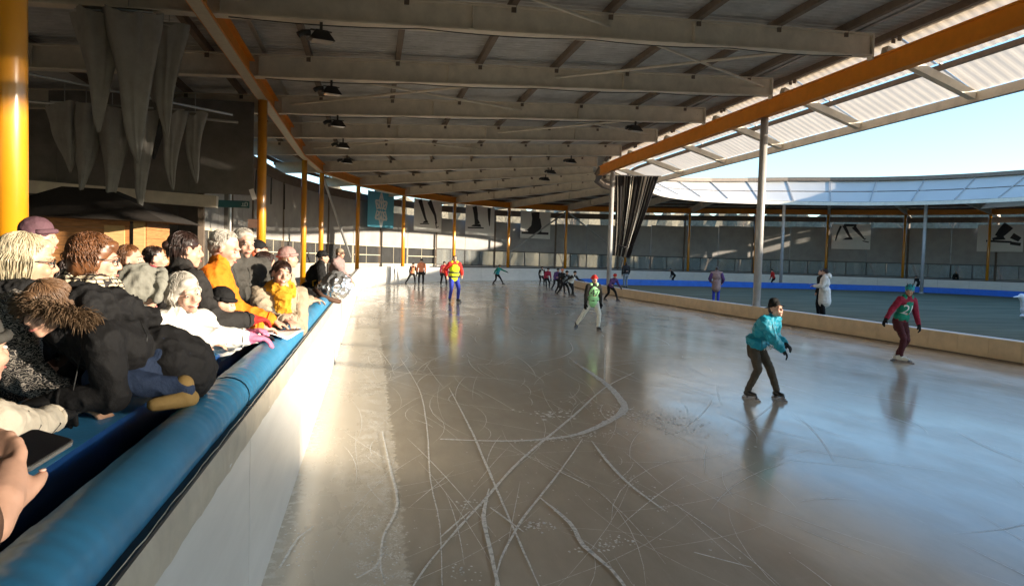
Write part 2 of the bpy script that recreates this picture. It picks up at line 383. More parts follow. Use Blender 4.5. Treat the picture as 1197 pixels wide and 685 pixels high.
# ------------------------------------------------------------------ ground, ice, infield
mb = MB(); mb.add([(-400, -400, -0.06), (500, -400, -0.06), (500, 700, -0.06), (-400, 700, -0.06)], [(0, 1, 2, 3)])
tag(mb.build('ground', M['ground']), kind='structure')
kerb_pts = [(12.46, -12), (12.4, 0), (12.35, 11.8), (12.25, 25.5), (12.25, 33.2), (12.75, 41.3), (14.0, 49.0), (16.9, 52.8), (20.5, 53.3), (26, 53.6), (31.1, 53.6), (38.8, 53.0), (44.5, 50.3), (46.9, 44), (47.1, 36), (47.0, 10), (47, -12)]
def crom(pts, seg):
    out = []
    P = [Vector((*p, 0)) for p in pts]
    for i in range(len(P)-1):
        p0 = P[max(i-1, 0)]; p1 = P[i]; p2 = P[i+1]; p3 = P[min(i+2, len(P)-1)]
        n = max(1, int((p2-p1).length/seg))
        for k in range(n):
            t = k/n
            out.append(0.5*((2*p1)+(-p0+p2)*t+(2*p0-5*p1+4*p2-p3)*t*t+(-p0+3*p1-3*p2+p3)*t**3))
    out.append(P[-1]); return out
kerb_line = crom(kerb_pts, 0.8)
mb = MB(); mb.add([(-0.7, -14, 0.0), (62, -14, 0.0), (62, 70, 0.0), (-0.7, 70, 0.0)], [(0, 1, 2, 3)])
tag(mb.build('ice', M['ice']), kind='structure')
# infield sheet bounded by the kerb line
inner = [p+Vector((0, 0, 0.0)) for p in kerb_line]
mb = MB(); V = [(p.x, p.y, 0.006) for p in inner]; mb.add(V, [tuple(reversed(range(len(V))))])
tag(mb.build('infield', M['infield']), kind='structure')

# floor behind the barrier (straight and curve)
mb = MB(); rows = []
ss = [-8+2*k for k in range(0, 75)]
for s in ss: rows.append([path(-12 if s < 27 else -8, s, 0.12), path(-0.66, s, 0.12), path(-0.66, s, 0.0)])
grid_mesh(mb, rows)
tag(mb.build('stand_floor', M['floor']), kind='structure')

# ------------------------------------------------------------------ skate scratches on the ice (wear)
SCR = dict(a=[(0.53, 12.6), (0.66, 9.67), (0.61, 7.56), (0.5, 5.71), (0.48, 4.71), (0.41, 3.79)],
 b=[(1.07, 9.65), (1.04, 7.35), (1.0, 6.09), (0.96, 4.95), (0.94, 4.33), (0.92, 3.62)],
 c=[(4.15, 10.9), (3.23, 9.58), (2.27, 7.82), (1.35, 6.18), (0.86, 5.16), (0.56, 4.53), (0.33, 4.01), (0.24, 3.75)],
 d=[(3.5, 12.17), (3.36, 10.04), (3.19, 8.9), (3.01, 8.19), (2.64, 7.6), (2.13, 7.03), (1.72, 6.83), (1.26, 6.79), (0.69, 6.91)],
 e=[(2.08, 6.8), (1.6, 5.81), (1.15, 4.93), (1.01, 4.65), (0.77, 4.06), (0.68, 3.7)],
 f=[(0.92, 5.38), (0.79, 4.81), (0.75, 4.35), (0.72, 3.96), (0.7, 3.65)],
 g=[(0.86, 4.96), (0.94, 4.69), (1.0, 4.48)], h=[(2.15, 6.72), (2.07, 6.0), (2.04, 5.36), (2.08, 4.75)],
 i=[(1.26, 5.12), (1.34, 4.61), (1.32, 4.22), (1.38, 3.88), (1.38, 3.6)], j=[(1.57, 5.76), (1.71, 5.34)],
 k=[(1.63, 11.72), (2.44, 11.93)], l=[(2.83, 12.07), (3.42, 12.65), (3.94, 13.74), (4.28, 15.24)],
 m=[(4.72, 14.07), (3.37, 10.04)], n=[(3.56, 12.65), (3.35, 10.21)], o=[(0.46, 4.45), (0.71, 4.9)],
 p=[(0.15, 7.26), (0.19, 6.05), (0.22, 5.11), (0.11, 4.49), (0.09, 4.04), (0.11, 3.83)], q=[(-0.04, 3.93), (0.06, 4.05), (0.11, 4.25)],
 r=[(-0.46, 4.11), (-0.4, 4.55), (-0.32, 4.73)], s=[(0.27, 11.13), (0.71, 10.77), (1.68, 10.41), (2.28, 10.07)], t=[(1.96, 4.03), (2.2, 3.78)])
WID = dict(d=0.10, l=0.03, n=0.02, m=0.02, k=0.02, s=0.02,  f=0.03, c=0.032, b=0.022, e=0.02, i=0.035, h=0.03, p=0.02, a=0.014)
mb = MB(); rnd = random.Random(3)
for k, pl in SCR.items():
    pts = crom(pl, 0.12); w = WID.get(k, 0.016); zz_ = 0.0045+0.0003*(ord(k)-97)
    rows = []
    for i, p in enumerate(pts):
        d = (pts[min(i+1, len(pts)-1)]-pts[max(i-1, 0)]).normalized(); nrm = Vector((-d.y, d.x, 0))
        ww = w*(0.45+0.7*sin(pi*min(1, (i+0.6)/len(pts)))+rnd.uniform(-0.22, 0.12))*0.44
        p = p+nrm*rnd.uniform(-0.0015, 0.0015)
        rows.append([(*(p-nrm*ww).xy, zz_), (*(p+nrm*ww).xy, zz_)])
    grid_mesh(mb, rows)
def chips(cx, cy, sx, sy, n, smin, smax, ang=0):
    for _ in range(n):
        x = rnd.gauss(0, sx); y = rnd.gauss(0, sy); x, y = x*cos(ang)-y*sin(ang), x*sin(ang)+y*cos(ang)
        r = rnd.uniform(smin, smax); m = rnd.randint(4, 6); a0 = rnd.uniform(0, 6)
        V = [(cx+x+r*cos(a0+2*pi*q/m)*rnd.uniform(0.5, 1.1), cy+y+1.5*r*sin(a0+2*pi*q/m)*rnd.uniform(0.5, 1.1), 0.0045) for q in range(m)]
        mb.add(V, [tuple(range(m))])
for _ in range(300):
    x = min(rnd.uniform(-0.1, 11.5), rnd.uniform(-0.1, 11.5), rnd.uniform(0, 8)); y = rnd.uniform(3.2, 30) if rnd.random() < 0.5 else rnd.uniform(3.2, 13); a = rnd.gauss(0.12, 0.28) if rnd.random() < 0.75 else rnd.uniform(0, pi); L_ = rnd.uniform(0.3, 2.6); cv = rnd.gauss(0, 0.25)
    w = rnd.uniform(0.0012, 0.0032)*(1+0.06*y); rows = []; zr = rnd.uniform(0.002, 0.0042)
    for k in range(7):
        t = k/6-0.5; aa = a+cv*t; px_, py_ = x+sin(aa)*L_*t, y+cos(aa)*L_*t; w2 = w*(1-abs(2*t)**2*0.8)
        rows.append([(px_-w2*cos(aa), py_+w2*sin(aa), zr), (px_+w2*cos(aa), py_-w2*sin(aa), zr)])
    grid_mesh(mb, rows)
chips(2.03, 7.93, 0.14, 0.13, 45, 0.008, 0.035); chips(1.12, 4.56, 0.06, 0.07, 40, 0.004, 0.018); chips(3.05, 7.75, 0.22, 0.4, 260, 0.006, 0.022, 0.5)
chips(1.45, 4.2, 0.12, 0.05, 60, 0.004, 0.014, 0.4); chips(0.73, 5.05, 0.05, 0.06, 26, 0.004, 0.014); chips(2.1, 6.9, 0.35, 0.06, 120, 0.005, 0.016, 0.25)
chips(0.54, 3.94, 0.05, 0.08, 30, 0.003, 0.010); chips(2.08, 5.4, 0.05, 0.5, 60, 0.004, 0.012); chips(0.1, 4.3, 0.09, 0.5, 160, 0.003, 0.010); chips(-0.36, 4.5, 0.06, 0.3, 70, 0.003, 0.010)
chips(1.4, 5.2, 0.7, 0.9, 120, 0.003, 0.009)
tag(mb.build('skate_scratches', M['scratch']), kind='stuff')

# ------------------------------------------------------------------ THE HALL
hall = thing('rink_hall', 'long curved rink hall with orange edge beams and grey corrugated roof', 'building')
PUR_U = [-9.8, -7.6, -5.4, -3.9, -1.6, 0.6, 2.8, 5.0, 7.2, 9.4, 11.4, 13.1]
def umin(i): return -11.2 if i < 12 else -5.4
for i, s in enumerate(ST):
    # cross beam, I section from the back wall to the inner edge beam; straight in plan
    a = path(umin(i), s, hb(umin(i), s)); b = path(12.25, s, hb(12.25, s))
    m_ = MB(); m_.ibeam(a, b, 0.55, 0.26, 0.035, 0.025)
    for t in (0.16, 0.36, 0.56, 0.78):                        # web stiffeners
        p = a.lerp(b, t); d = (b-a).normalized(); sd = Vector((-d.y, d.x, 0)).normalized()
        m_.bar(p+Vector((0, 0, 0.05)), p+Vector((0, 0, 0.5)), 0.22, 0.02, up=d)
    m_.build('cross_beam', M['cream_steel'], hall)
    # hanging plate that carries the beam end
    p = path(12.35, s, 0); m_ = MB(); m_.box((p.x-0.06, p.y, hb(12.3, s)+0.22), (0.05, 0.20, 0.60), rz=-phi(s)); m_.build('beam_shoe', M['cream_steel'], hall)
def bay_pts(u, i, n):
    return [path(u, ST[i]+(ST[i+1]-ST[i])*k/n, 0) for k in range(n+1)]
def zat(u, s): return hb(u, s)+0.55
for i in range(NS-1):
    s0, s1 = ST[i], ST[i+1]; cur = i >= straight_n-1; n = 3 if cur else 1
    for u in PUR_U:
        if u < umin(i+1): continue
        m_ = MB()
        for k in range(n):
            sa, sb = s0+(s1-s0)*k/n, s0+(s1-s0)*(k+1)/n
            m_.bar(path(u, sa, zat(u, sa)+0.085), path(u, sb, zat(u, sb)+0.085), 0.13, 0.17)
        if i < 17:                                              # cleats on the beam
            for q, e in ((s0, 1), (s1, -1)):
                p = path(u, q+e*0.11, zat(u, q)-0.10); m_.box((p.x, p.y, p.z+0.06), (0.10, 0.03, 0.20), rz=-phi(q))
        m_.build('purlin', M['purlin'], hall)
    # corrugated roof sheets, ribs running across the hall
    ribs = 23 if i < 15 else (14 if i < 19 else 8)
    m_ = MB(); rows = []
    u0, u1 = umin(i), 13.4
    for k in range(ribs*4+1):
        s = s0+0.004+(s1-s0-0.008)*k/(ribs*4); dz = 0.065 if (k % 4) in (1, 2) else 0.0
        rows.append([path(u, s, zat(u, s)+0.19+dz) for u in (u0, (u0+u1)/2, u1)])
    grid_mesh(m_, rows)
    m_.build('roof_panel', M['deck'], hall)
    m_ = MB(); m_.bar(path(13.42, s0, zat(13.4, s0)+0.15), path(13.42, s1, zat(13.4, s1)+0.15), 0.05, 0.28); m_.build('roof_edge', M['purlin'], hall)
    # top weather layer keeps daylight out
    m_ = MB(); n2 = 4 if cur else 1; rows = []
    for k in range(n2+1):
        s = s0+(s1-s0)*k/n2; rows.append([path(u, s, zat(u, s)+0.30) for u in (u0, (u0+u1)/2, u1)])
    grid_mesh(m_, rows); m_.build('roof_top_sheet', M['deck'], hall)

# outer (left) and inner (right) orange edge beams, one straight piece per bay
for i in range(NS-1):
    s0, s1 = ST[i], ST[i+1]
    a, b = path(-3.0, s0, hb(-3, s0)-0.03), path(-3.0, s1, hb(-3, s1)-0.03)
    MB().ibeam(a, b, 0.46, 0.30, 0.04, 0.06).build('outer_edge_beam', M['orange_steel'], hall)
    MB().bar(a-Vector((0, 0, 0.008)), b-Vector((0, 0, 0.008)), 0.24, 0.012).build('lit_underside', M['frame_cream'], hall)  # cream strip paints the sunlight reflected onto the orange beam's underside
    a, b = path(12.55, s0, 6.60+rise(s0)), path(12.55, s1, 6.60+rise(s1))
    MB().ibeam(a, b, 0.52, 0.26, 0.04, 0.10).build('inner_edge_beam', M['orange_steel'] if i < straight_n else M['purlin'], hall)
# canopy: two strips of translucent corrugated sheet per bay, carried by outriggers
def can(u, s):
    t = (u-13.2)/2.8; return 7.72+rise(s)*(1-0.75*t)-1.12*t
for i, s in enumerate(ST):
    a, b = path(12.72, s, can(13.2, s)-0.42), path(15.85, s, can(15.85, s)-0.16)
    d = (b-a); up = d.cross(Vector((d.y, -d.x, 0))).normalized()
    if up.z < 0: up = -up
    m_ = MB(); m_.bar(a, b, 0.20, 0.22)
    m_.build('outrigger', M['cream_steel'], hall)
for i in range(NS-1):
    s0, s1 = ST[i], ST[i+1]; cur = i >= straight_n-1
    n = 14 if i < 15 else (7 if i < 17 else 2)
    for (ua, ub) in ((13.1, 14.55), (14.65, 15.95)):
        m_ = MB(); rows = []
        for k in range(n*4+1):
            s = s0+0.01+(s1-s0-0.02)*k/(n*4); dz = 0.016 if (k % 4) in (1, 2) and n > 2 else 0.0
            rows.append([path(u, s, can(u, s)+dz) for u in (ua, ub)])
        grid_mesh(m_, rows); m_.build('canopy_panel', M['canopy'], hall)
    for u, w, h, nm, mm in ((14.6, 0.10, 0.14, 'canopy_purlin', 'purlin'), (15.98, 0.16, 0.26, 'canopy_edge_beam', 'cream_steel')):
        m_ = MB(); q = 3 if cur else 1
        for k in range(q):
            sa, sb = s0+(s1-s0)*k/q, s0+(s1-s0)*(k+1)/q
            m_.bar(path(u, sa, can(u, sa)-h/2-0.01), path(u, sb, can(u, sb)-h/2-0.01), w, h)
        m_.build(nm, M[mm], hall)
    # upper ribs seen from across the rink
    m_ = MB(); m_.bar(path(13.1, s0, can(13.1, s0)+0.06), path(15.95, s0, can(15.95, s0)+0.06), 0.07, 0.05)
    m_.bar(path(15.95, s0, can(15.95, s0)+0.01), path(15.95, s0, can(15.95, s0)-0.26), 0.12, 0.05, up=(1, 0, 0)); m_.build('canopy_rib', M['grey_post'], hall)
    m_ = MB(); m_.bar(path(13.1, s0, can(13.1, s0)+0.07), path(13.1, s1, can(13.1, s1)+0.07), 0.10, 0.08); m_.build('canopy_ridge', M['galv'], hall)

# cables and conduit under the roof
for i_, u_ in ((9, -2.2), (10, -2.2), (11, -2.2)):
    pts = []
    for k in range(25):
        u = -2.6+14.2*k/24; p = path(u, ST[i_], hb(u, ST[i_])-0.035-0.05*abs(sin(pi*k/6))); pts.append(p-Vector((0, 0.10, 0)))
    m_ = MB(); m_.tube(pts, 0.011, 5); m_.build('cable', M['black'], hall)
for u_ in (-2.62, 11.9):
    for i_ in range(8, 13):
        m_ = MB(); m_.bar(path(u_, ST[i_], hb(u_, ST[i_])+0.62), path(u_, ST[i_+1], hb(u_, ST[i_+1])+0.62), 0.10, 0.05); m_.build('cable_tray', M['galv'], hall)
# wind bracing rods under the roof
for i in (8, 9, 10, 11, 12):
    s0, s1 = ST[i], ST[i+1]
    for (ua, sa, ub, sb) in ((-2.5, s0, 5.0, s1), (5.0, s0, 12, s1), (5.0, s1, 12, s0), (-2.5, s1, 5.0, s0)):
        if (i+int(ua)) % 2: continue
        MB().tube([path(ua, sa, hb(ua, sa)+0.30), path(ub, sb, hb(ub, sb)+0.30)], 0.035, 6).build('brace_rod', M['cream_steel'], hall)

# posts
def post(p, r, top, m, name, base=0.0, plate=True):
    m_ = MB(); m_.tube([(p.x, p.y, base), (p.x, p.y, top)], r, 20)
    o = m_.build(name, m, hall, True)
    o.data.polygons.foreach_set('use_smooth', [len(pp.vertices) == 4 for pp in o.data.polygons])
    if plate:
        k = MB(); k.lathe((p.x, p.y, base), [(r+0.10, 0), (r+0.10, 0.03), (r+0.015, 0.031), (r+0.015, 0.12)], 16); k.build('post_base', m, o)
for s in [6.9-14.3, 6.9, 21.3] + [ST[k] for k in range(13, NS)]:
    p = path(-3.0, s, 0)
    if s == ST[13]: p = path(-3.0, 34.3, 0)
    post(p, 0.125, hb(-3, s)-0.05, M['yellow_post'], 'support_post', 0.12)
for p in (Vector((12.58, 6.9, 0)), Vector((12.58, 22.05, 0)), Vector((12.58, 37.3, 0)), path(12.6, ST[22], 0), path(12.6, ST[25], 0)):
    post(p, 0.125, 6.58 if p.y < 38 and p.x < 20 else 7.3, M['grey_post'], 'inner_post')
# grey diagonal braces
def brace(a, b, r=0.07, name='diagonal_brace'): MB().tube([a, b], r, 8).build(name, M['galv'], hall)
k = 10
brace(path(-3, ST[14], 5.9), path(-2.2, ST[14]+3.2, 1.6))
brace(path(-3, ST[19], 6.2), path(-3, ST[18], 2.2)); brace(path(-3, ST[19], 6.2), path(-3, ST[20], 2.2))

# ------------------------------------------------------------------ curved outer wall: panels, windows, clerestory
WU = -5.0
def wall_bay(s0, s1, u, lit=False):
    def q(s, z): return path(u, s, z)
    top = hb(u, s0)-(0.35 if s0 < 50 else (-0.45 if s0 > 113.5 else 1.0)); g = 0.02  # last bays, out of frame, are raised to block sun through the clerestory
    m_ = MB(); m_.bar(q(s0+g, (2.45+top)/2), q(s1-g, (2.45+top)/2), 0.08, top-2.45); m_.build('wall_panel', M['wall'], hall)
    m_ = MB(); m_.bar(q(s0, 0.6), q(s1, 0.6), 0.10, 1.0); m_.build('sill_panel', M['wall'], hall)
    # window with frame and pane
    f = MB(); f.bar(q(s0, 1.14), q(s1, 1.14), 0.12, 0.07); f.bar(q(s0, 2.40), q(s1, 2.40), 0.12, 0.09)
    f.bar(q(s0+0.04, 1.18), q(s0+0.04, 2.36), 0.07, 0.10, up=(1, 0, 0)); f.bar(q((s0+s1)/2, 1.18), q((s0+s1)/2, 2.36), 0.06, 0.09, up=(1, 0, 0))
    return f, top
for i in range(straight_n-3, NS-1):
    s0, s1 = ST[i], ST[i+1]
    for h in range(2):
        a, b = s0+(s1-s0)*h/2, s0+(s1-s0)*(h+1)/2
        f, top = wall_bay(a, b, WU)
        fo = f.build('window', M['frame_cream'] if i < 17 else M['frame_dark'], hall)
        p_ = MB(); p_.bar(path(WU-0.02, a+0.06, 1.77), path(WU-0.02, b-0.06, 1.77), 0.012, 1.18)
        p_.build('pane', M['mesh_dark'] if i < 17 else M['glass'], fo)
        if i < 17 and h == 1:
            c_ = MB(); c_.bar(path(WU+0.08, a, 1.75), path(WU+0.08, b, 1.75), 0.05, 0.05); c_.build('glazing_bar', M['frame_cream'], fo)
    m_ = MB(); m_.bar(path(WU, s0, hb(WU, s0)-0.25), path(WU, s1, hb(WU, s1)-0.25), 0.12, 0.5); m_.build('wall_head_beam', M['purlin'], hall)
    m_ = MB(); m_.bar(path(WU+0.02, s0, 0.12), path(WU+0.02, s0, hb(WU, s0)-0.45), 0.16, 0.16, up=(1, 0, 0)); m_.build('wall_stud', M['purlin'], hall)
# left part: deep bay with a dark back wall
for k in range(8):
    y0 = -10+4.6*k
    m_ = MB(); m_.box((-11.3, y0+2.3, 3.2), (0.15, 4.56, 6.2)); m_.build('back_wall_panel', M['dark_wall'], hall)
for k in range(4):
    x0 = -11.3+1.62*k
    m_ = MB(); m_.box((x0+0.8, 26.6, 3.4), (1.60, 0.15, 6.6)); m_.build('end_wall_panel', M['dark_wall'], hall)
m_ = MB(); m_.bar((-11.2, 22.5, 3.45), (-4.4, 22.5, 3.15), 0.3, 0.34); m_.build('bulkhead_beam', M['cream_steel'], hall)
for k in range(4):
    m_ = MB(); x = -10.4+1.75*k
    m_.box((x+0.85, 22.6, 4.75), (1.745, 0.06, 2.7)); m_.build('bulkhead_panel', M['dark_wall'], hall)
for k in range(7):                                              # slanting vent flaps high on the left wall
    y = 20.5+2.4*k; x = -5.6+0.28*k; z = 4.75-0.06*k
    m_ = MB(); m_.bar((x, y, z-0.45), (x-0.15, y+1.3, z+0.35), 0.06, 0.5); m_.build('vent_flap', M['mesh_dark'], hall)

# ------------------------------------------------------------------ opposite side: its roof shades the ice (same hall, across the infield)
opp = thing('opposite_stand', 'opposite straight of the rink roof across the infield, out of view to the right', 'building', (46, 0, 0))
RZ = 0.181*(45.7+0.40)
m_ = MB()
m_.add([(-2.2, -70, 6.4), (0, -70, RZ), (0, 46, RZ), (-2.2, 46, 6.4)], [(0, 1, 2, 3)]); m_.build('canopy_strip', M['canopy'], opp)
m_ = MB(); m_.box((8.2, -12, RZ-0.2), (16, 116, 0.35)); m_.build('roof_deck', M['deck'], opp)
m_ = MB(); m_.box((16.5, -14, 4.0), (0.3, 112, RZ)); m_.build('back_wall', M['wall'], opp)
blocker = MB(); blocker.box((63, -53.7, 6.18), (6, 43.2, 12.36)); o = blocker.build('sun_blocker', M['wall']); tag(o, 'unseen block added behind the opposite straight to shade the near barrier', 'building')  # unseen block, added and sized to shade the near barrier

# ------------------------------------------------------------------ padded barrier at the left
bar_ = thing('padded_barrier', 'white rink barrier topped with a rounded blue bumper along the left', 'barrier', (-0.6, 0, 0))
def B(x, y, z): return (x+0.6, y, z)
seg = 2.5; y = -1.5
SEGS = []
while y < 10.5: SEGS.append((y, y+seg)); y += seg
for n_, (a, b) in enumerate(SEGS):
    m_ = MB(); m_.box(B(-0.575, (a+b)/2, 0.45), (0.09, seg-0.012, 0.90)); m_.build('board_panel', M['board_white'], bar_)
    # sagging vinyl skirt
    m_ = MB(); rows = []
    for k in range(41):
        yy = a+0.0008+(seg-0.0016)*k/40; w = (0.010*sin(k*0.9+n_)+0.006*sin(k*2.3))*min(1, k/5, (40-k)/5)
        rows.append([B(-0.528+w*0.2, yy, 1.045), B(-0.516+w*0.6, yy, 0.99), B(-0.520+w, yy, 0.93), B(-0.528, yy, 0.885+w*0.4)])
    grid_mesh(m_, rows); m_.build('skirt', M['board_tan'], bar_, True)
    # rounded bumper with end wrinkles
    m_ = MB(); rows = []
    for k in range(201):
        yy = a+0.0015+(seg-0.003)*k/200; e = min(k, 200-k)/200
        wr = (0.0030*sin(k*1.05+n_+1.2*sin(k*0.13))+0.0022*sin(k*0.47+n_))*max(0, 1-e*2.4)+0.0013*sin(k*0.25+1.3*n_)
        row = []
        for t in range(15):
            an = radians(-35+t*250/14); rr = 0.098+wr*(0.35+0.65*sin(pi*t/14))
            row.append(B(-0.635+rr*cos(an)*1.0, yy, 1.085+rr*sin(an)*0.86))
        rows.append(row)
    grid_mesh(m_, rows)
    m_.build('bumper', M['blue_vinyl'], bar_, True)
    m_ = MB(); m_.bar(B(-0.536, a+0.01, 1.036), B(-0.536, b-0.01, 1.036), 0.03, 0.012); m_.build('edge_strip', M['black'], bar_)
    m_ = MB(); m_.bar(B(-0.80, a, 1.02), B(-0.80, b, 1.02), 0.035, 0.05); m_.build('metal_rail', M['galv'], bar_)
    m_ = MB(); m_.box(B(-0.66, (a+b)/2, 0.5), (0.07, seg-0.02, 0.98)); m_.build('barrier_core', M['frame_dark'], bar_)
# cushion table behind
cush = thing('leaning_cushion', 'flat blue padded shelf behind the bumper where the spectators lean their arms', 'padded shelf', (-1.1, 0, 0))
for a in (-1.5, 1.0, 3.5, 6.0):
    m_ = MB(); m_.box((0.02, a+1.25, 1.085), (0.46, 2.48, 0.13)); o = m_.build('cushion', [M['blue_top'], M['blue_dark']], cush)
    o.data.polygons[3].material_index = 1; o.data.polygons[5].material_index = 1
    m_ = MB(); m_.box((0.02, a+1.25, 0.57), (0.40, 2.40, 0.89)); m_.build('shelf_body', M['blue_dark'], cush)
# outer barrier continuing round the curve
ob = thing('curve_barrier', 'white boards with dark top rail running round the far curve of the rink', 'barrier', (-0.6, 10, 0))
def obp(s, z, du=0): 
    p = path(-0.58-du, s, z); return (p.x+0.6, p.y-10, p.z)
s = 10.64
while s < 136:
    L_ = 2.6
    m_ = MB(); m_.bar(obp(s+0.01, 0.5), obp(s+L_-0.01, 0.5), 0.09, 1.0); m_.build('board_panel', M['board_white'], ob)
    m_ = MB(); m_.bar(obp(s, 1.03, 0.01), obp(s+L_, 1.03, 0.01), 0.11, 0.07); m_.build('top_rail', M['rail_dark'] if s > 52 else M['board_white'], ob)
    s += L_

# kerbs round the infield
kb = thing('infield_kerb', 'low beige kerb with a snowy ledge separating the track from the infield', 'kerb', (12.4, 20, 0))
kp = thing('blue_kerb_pad', 'long royal blue foam pad edging the infield below the far curve', 'kerb pad', (30, 53, 0))
for i in range(len(kerb_line)-1):
    a, b = kerb_line[i], kerb_line[i+1]
    if a.y < -6: continue
    d = (b-a).normalized(); nrm = Vector((d.y, -d.x, 0))
    blue = i > 0 and a.x > 13.6 and a.y > 46 or a.x > 20
    par = kp if blue else kb; off = Vector((30, 53, 0)) if blue else Vector((12.4, 20, 0))
    h = 0.45 if blue else 0.43
    a2, b2 = a-off+nrm*0.08, b-off+nrm*0.08
    m_ = MB(); m_.bar(a2+d*0.004+Vector((0, 0, h/2)), b2-d*0.004+Vector((0, 0, h/2)), 0.16, h); 
    m_.build('pad_segment' if blue else 'kerb_block', M['blue_pad'] if blue else M['kerb_tan'], par)
    if not blue:
        a3, b3 = a-off+nrm*0.33, b-off+nrm*0.33
        m_ = MB(); m_.bar(a3+Vector((0, 0, 0.21)), b3+Vector((0, 0, 0.21)), 0.34, 0.40); m_.build('snow_ledge', M['snow'], par)
        m_ = MB(); m_.bar(a-off-nrm*0.006+Vector((0, 0, 0.02)), b-off-nrm*0.006+Vector((0, 0, 0.02)), 0.02, 0.03); m_.build('kerb_foot', M['purlin'], par)

# ------------------------------------------------------------------ trees and hedge outside
def bare_tree(seed, h):
    r = random.Random(seed); tr = MB(); tw = MB()
    def grow(p, d, L_, rad, lev):
        n = 4; pts = [p]; q = p
        for k in range(n):
            d = (d+Vector((r.gauss(0, .12), r.gauss(0, .12), r.gauss(0.03, .07)))).normalized(); q = q+d*L_/n; pts.append(q)
        (tr if lev < 2 else tw).tube(pts, [rad*(1-0.5*k/n) for k in range(n+1)], 6 if lev < 2 else 3, cap=False)
        if lev >= 4: return
        for k in range(4 if lev < 3 else 5):
            t = r.uniform(0.35, 1.0); j = min(n-1, int(t*n)); b = pts[j].lerp(pts[j+1], t*n-j)
            a = r.uniform(0, 2*pi); sp = r.uniform(0.4, 0.8)
            nd = (d+Vector((cos(a)*sp, sin(a)*sp, r.uniform(0.0, 0.35)))).normalized()
            grow(b, nd, L_*r.uniform(0.5, 0.72), rad*0.42, lev+1)
    grow(Vector((0, 0, 0)), Vector((0, 0, 1)), h*0.48, h*0.020, 0)
    return tr.mesh('trunk', M['bark']), tw.mesh('crown', M['bark'])
tv = [bare_tree(11, 11), bare_tree(23, 10), bare_tree(5, 12)]
rt = random.Random(9); n_t = 0
for k in range(30):
    a = 0.25+k*0.088; r = rt.uniform(41, 52)
    x, y = CX-r*cos(a), 35+r*sin(a)
    t = thing('bare_tree', 'leafless winter tree beyond the grey wall of the far curve', 'tree', (x, y, -0.06), rt.uniform(0, 6), 'bare trees beyond the far wall')
    sc = rt.uniform(0.68, 0.82) if k != 14 else 1.02
    t.scale = (sc, sc, sc)
    if k == 14: t['label'] = 'tallest leafless tree, its bare twigs showing above the far white roof edge'
    tm = tv[k % 3]
    link('trunk', tm[0], t); link('crown', tm[1], t)
m_ = MB(); rh = random.Random(4); rows = []
for k in range(181):
    a = 0.1+k*0.018; hh_ = 1.0+0.12*smooth((a-1.9)/0.4); r = 60+rh.uniform(-0.8, 0.8)
    x, y = CX-r*cos(a), 35+r*sin(a)
    rows.append([(x*1.0+rh.uniform(-.3, .3), y+rh.uniform(-.3, .3), z*hh_*rh.uniform(0.9, 1.1)-0.1) for z in (0, 2.2, 4.4, 6.6, 8.8)])
grid_mesh(m_, rows)
tag(m_.build('far_wood', M['hedge']), 'brownish winter undergrowth massed behind the trees outside the rink', kind='stuff')

# ------------------------------------------------------------------ floodlights
def floodlight(loc, rz, label):
    t = thing('floodlight', label, 'floodlight', loc, rz, 'floodlights under the roof beams')
    m_ = MB(); m_.bar((0, 0, 0), (0, 0, -0.16), 0.05, 0.05, up=(1, 0, 0)); m_.bar((-0.2, 0, -0.16), (0.2, 0, -0.16), 0.05, 0.02); m_.build('bracket', M['lamp_black'], t)
    m_ = MB(); m_.add([(-.24, -.17, -.36), (.24, -.17, -.36), (.24, .17, -.32), (-.24, .17, -.32), (-.11, -.09, -.16), (.11, -.09, -.16), (.11, .09, -.16), (-.11, .09, -.16)],
        [(3, 2, 1, 0), (4, 5, 6, 7), (0, 1, 5, 4), (1, 2, 6, 5), (2, 3, 7, 6), (3, 0, 4, 7)]); m_.build('housing', M['lamp_black'], t)
    m_ = MB(); m_.box((0.02, 0, -.352), (0.38, 0.24, 0.02)); m_.build('lens', M['lamp_glass'], t)
    m_ = MB(); m_.tube([(-.2, 0, -.22), (-.34, 0, -.24), (-.42, 0, -.30)], 0.06, 8); m_.build('ballast', M['lamp_black'], t)
FL = [(-1.0, ST[9], 'nearest floodlight hanging under the second beam, beside the left orange beam'), (-1.05, ST[10], 'floodlight hanging under the third roof beam near the left orange beam'),
      (-1.1, ST[11], 'floodlight under the fourth roof beam near the left orange beam'), (-1.1, ST[12], 'small far floodlight under the fifth roof beam on the left'), (-1.1, ST[13], 'farthest of the left row of floodlights under the roof'),
      (9.4, ST[11], 'floodlight under the roof close to the right orange beam'), (9.6, ST[13], 'nearer small floodlight left of the striped drape under the roof'), (9.6, ST[14], 'second small floodlight left of the striped drape'), (9.3, ST[15]-1, 'farthest small floodlight left of the striped drape')]
for u, s, lb in FL: floodlight(path(u, s, hb(u, s)+0.0), radians(15), lb)

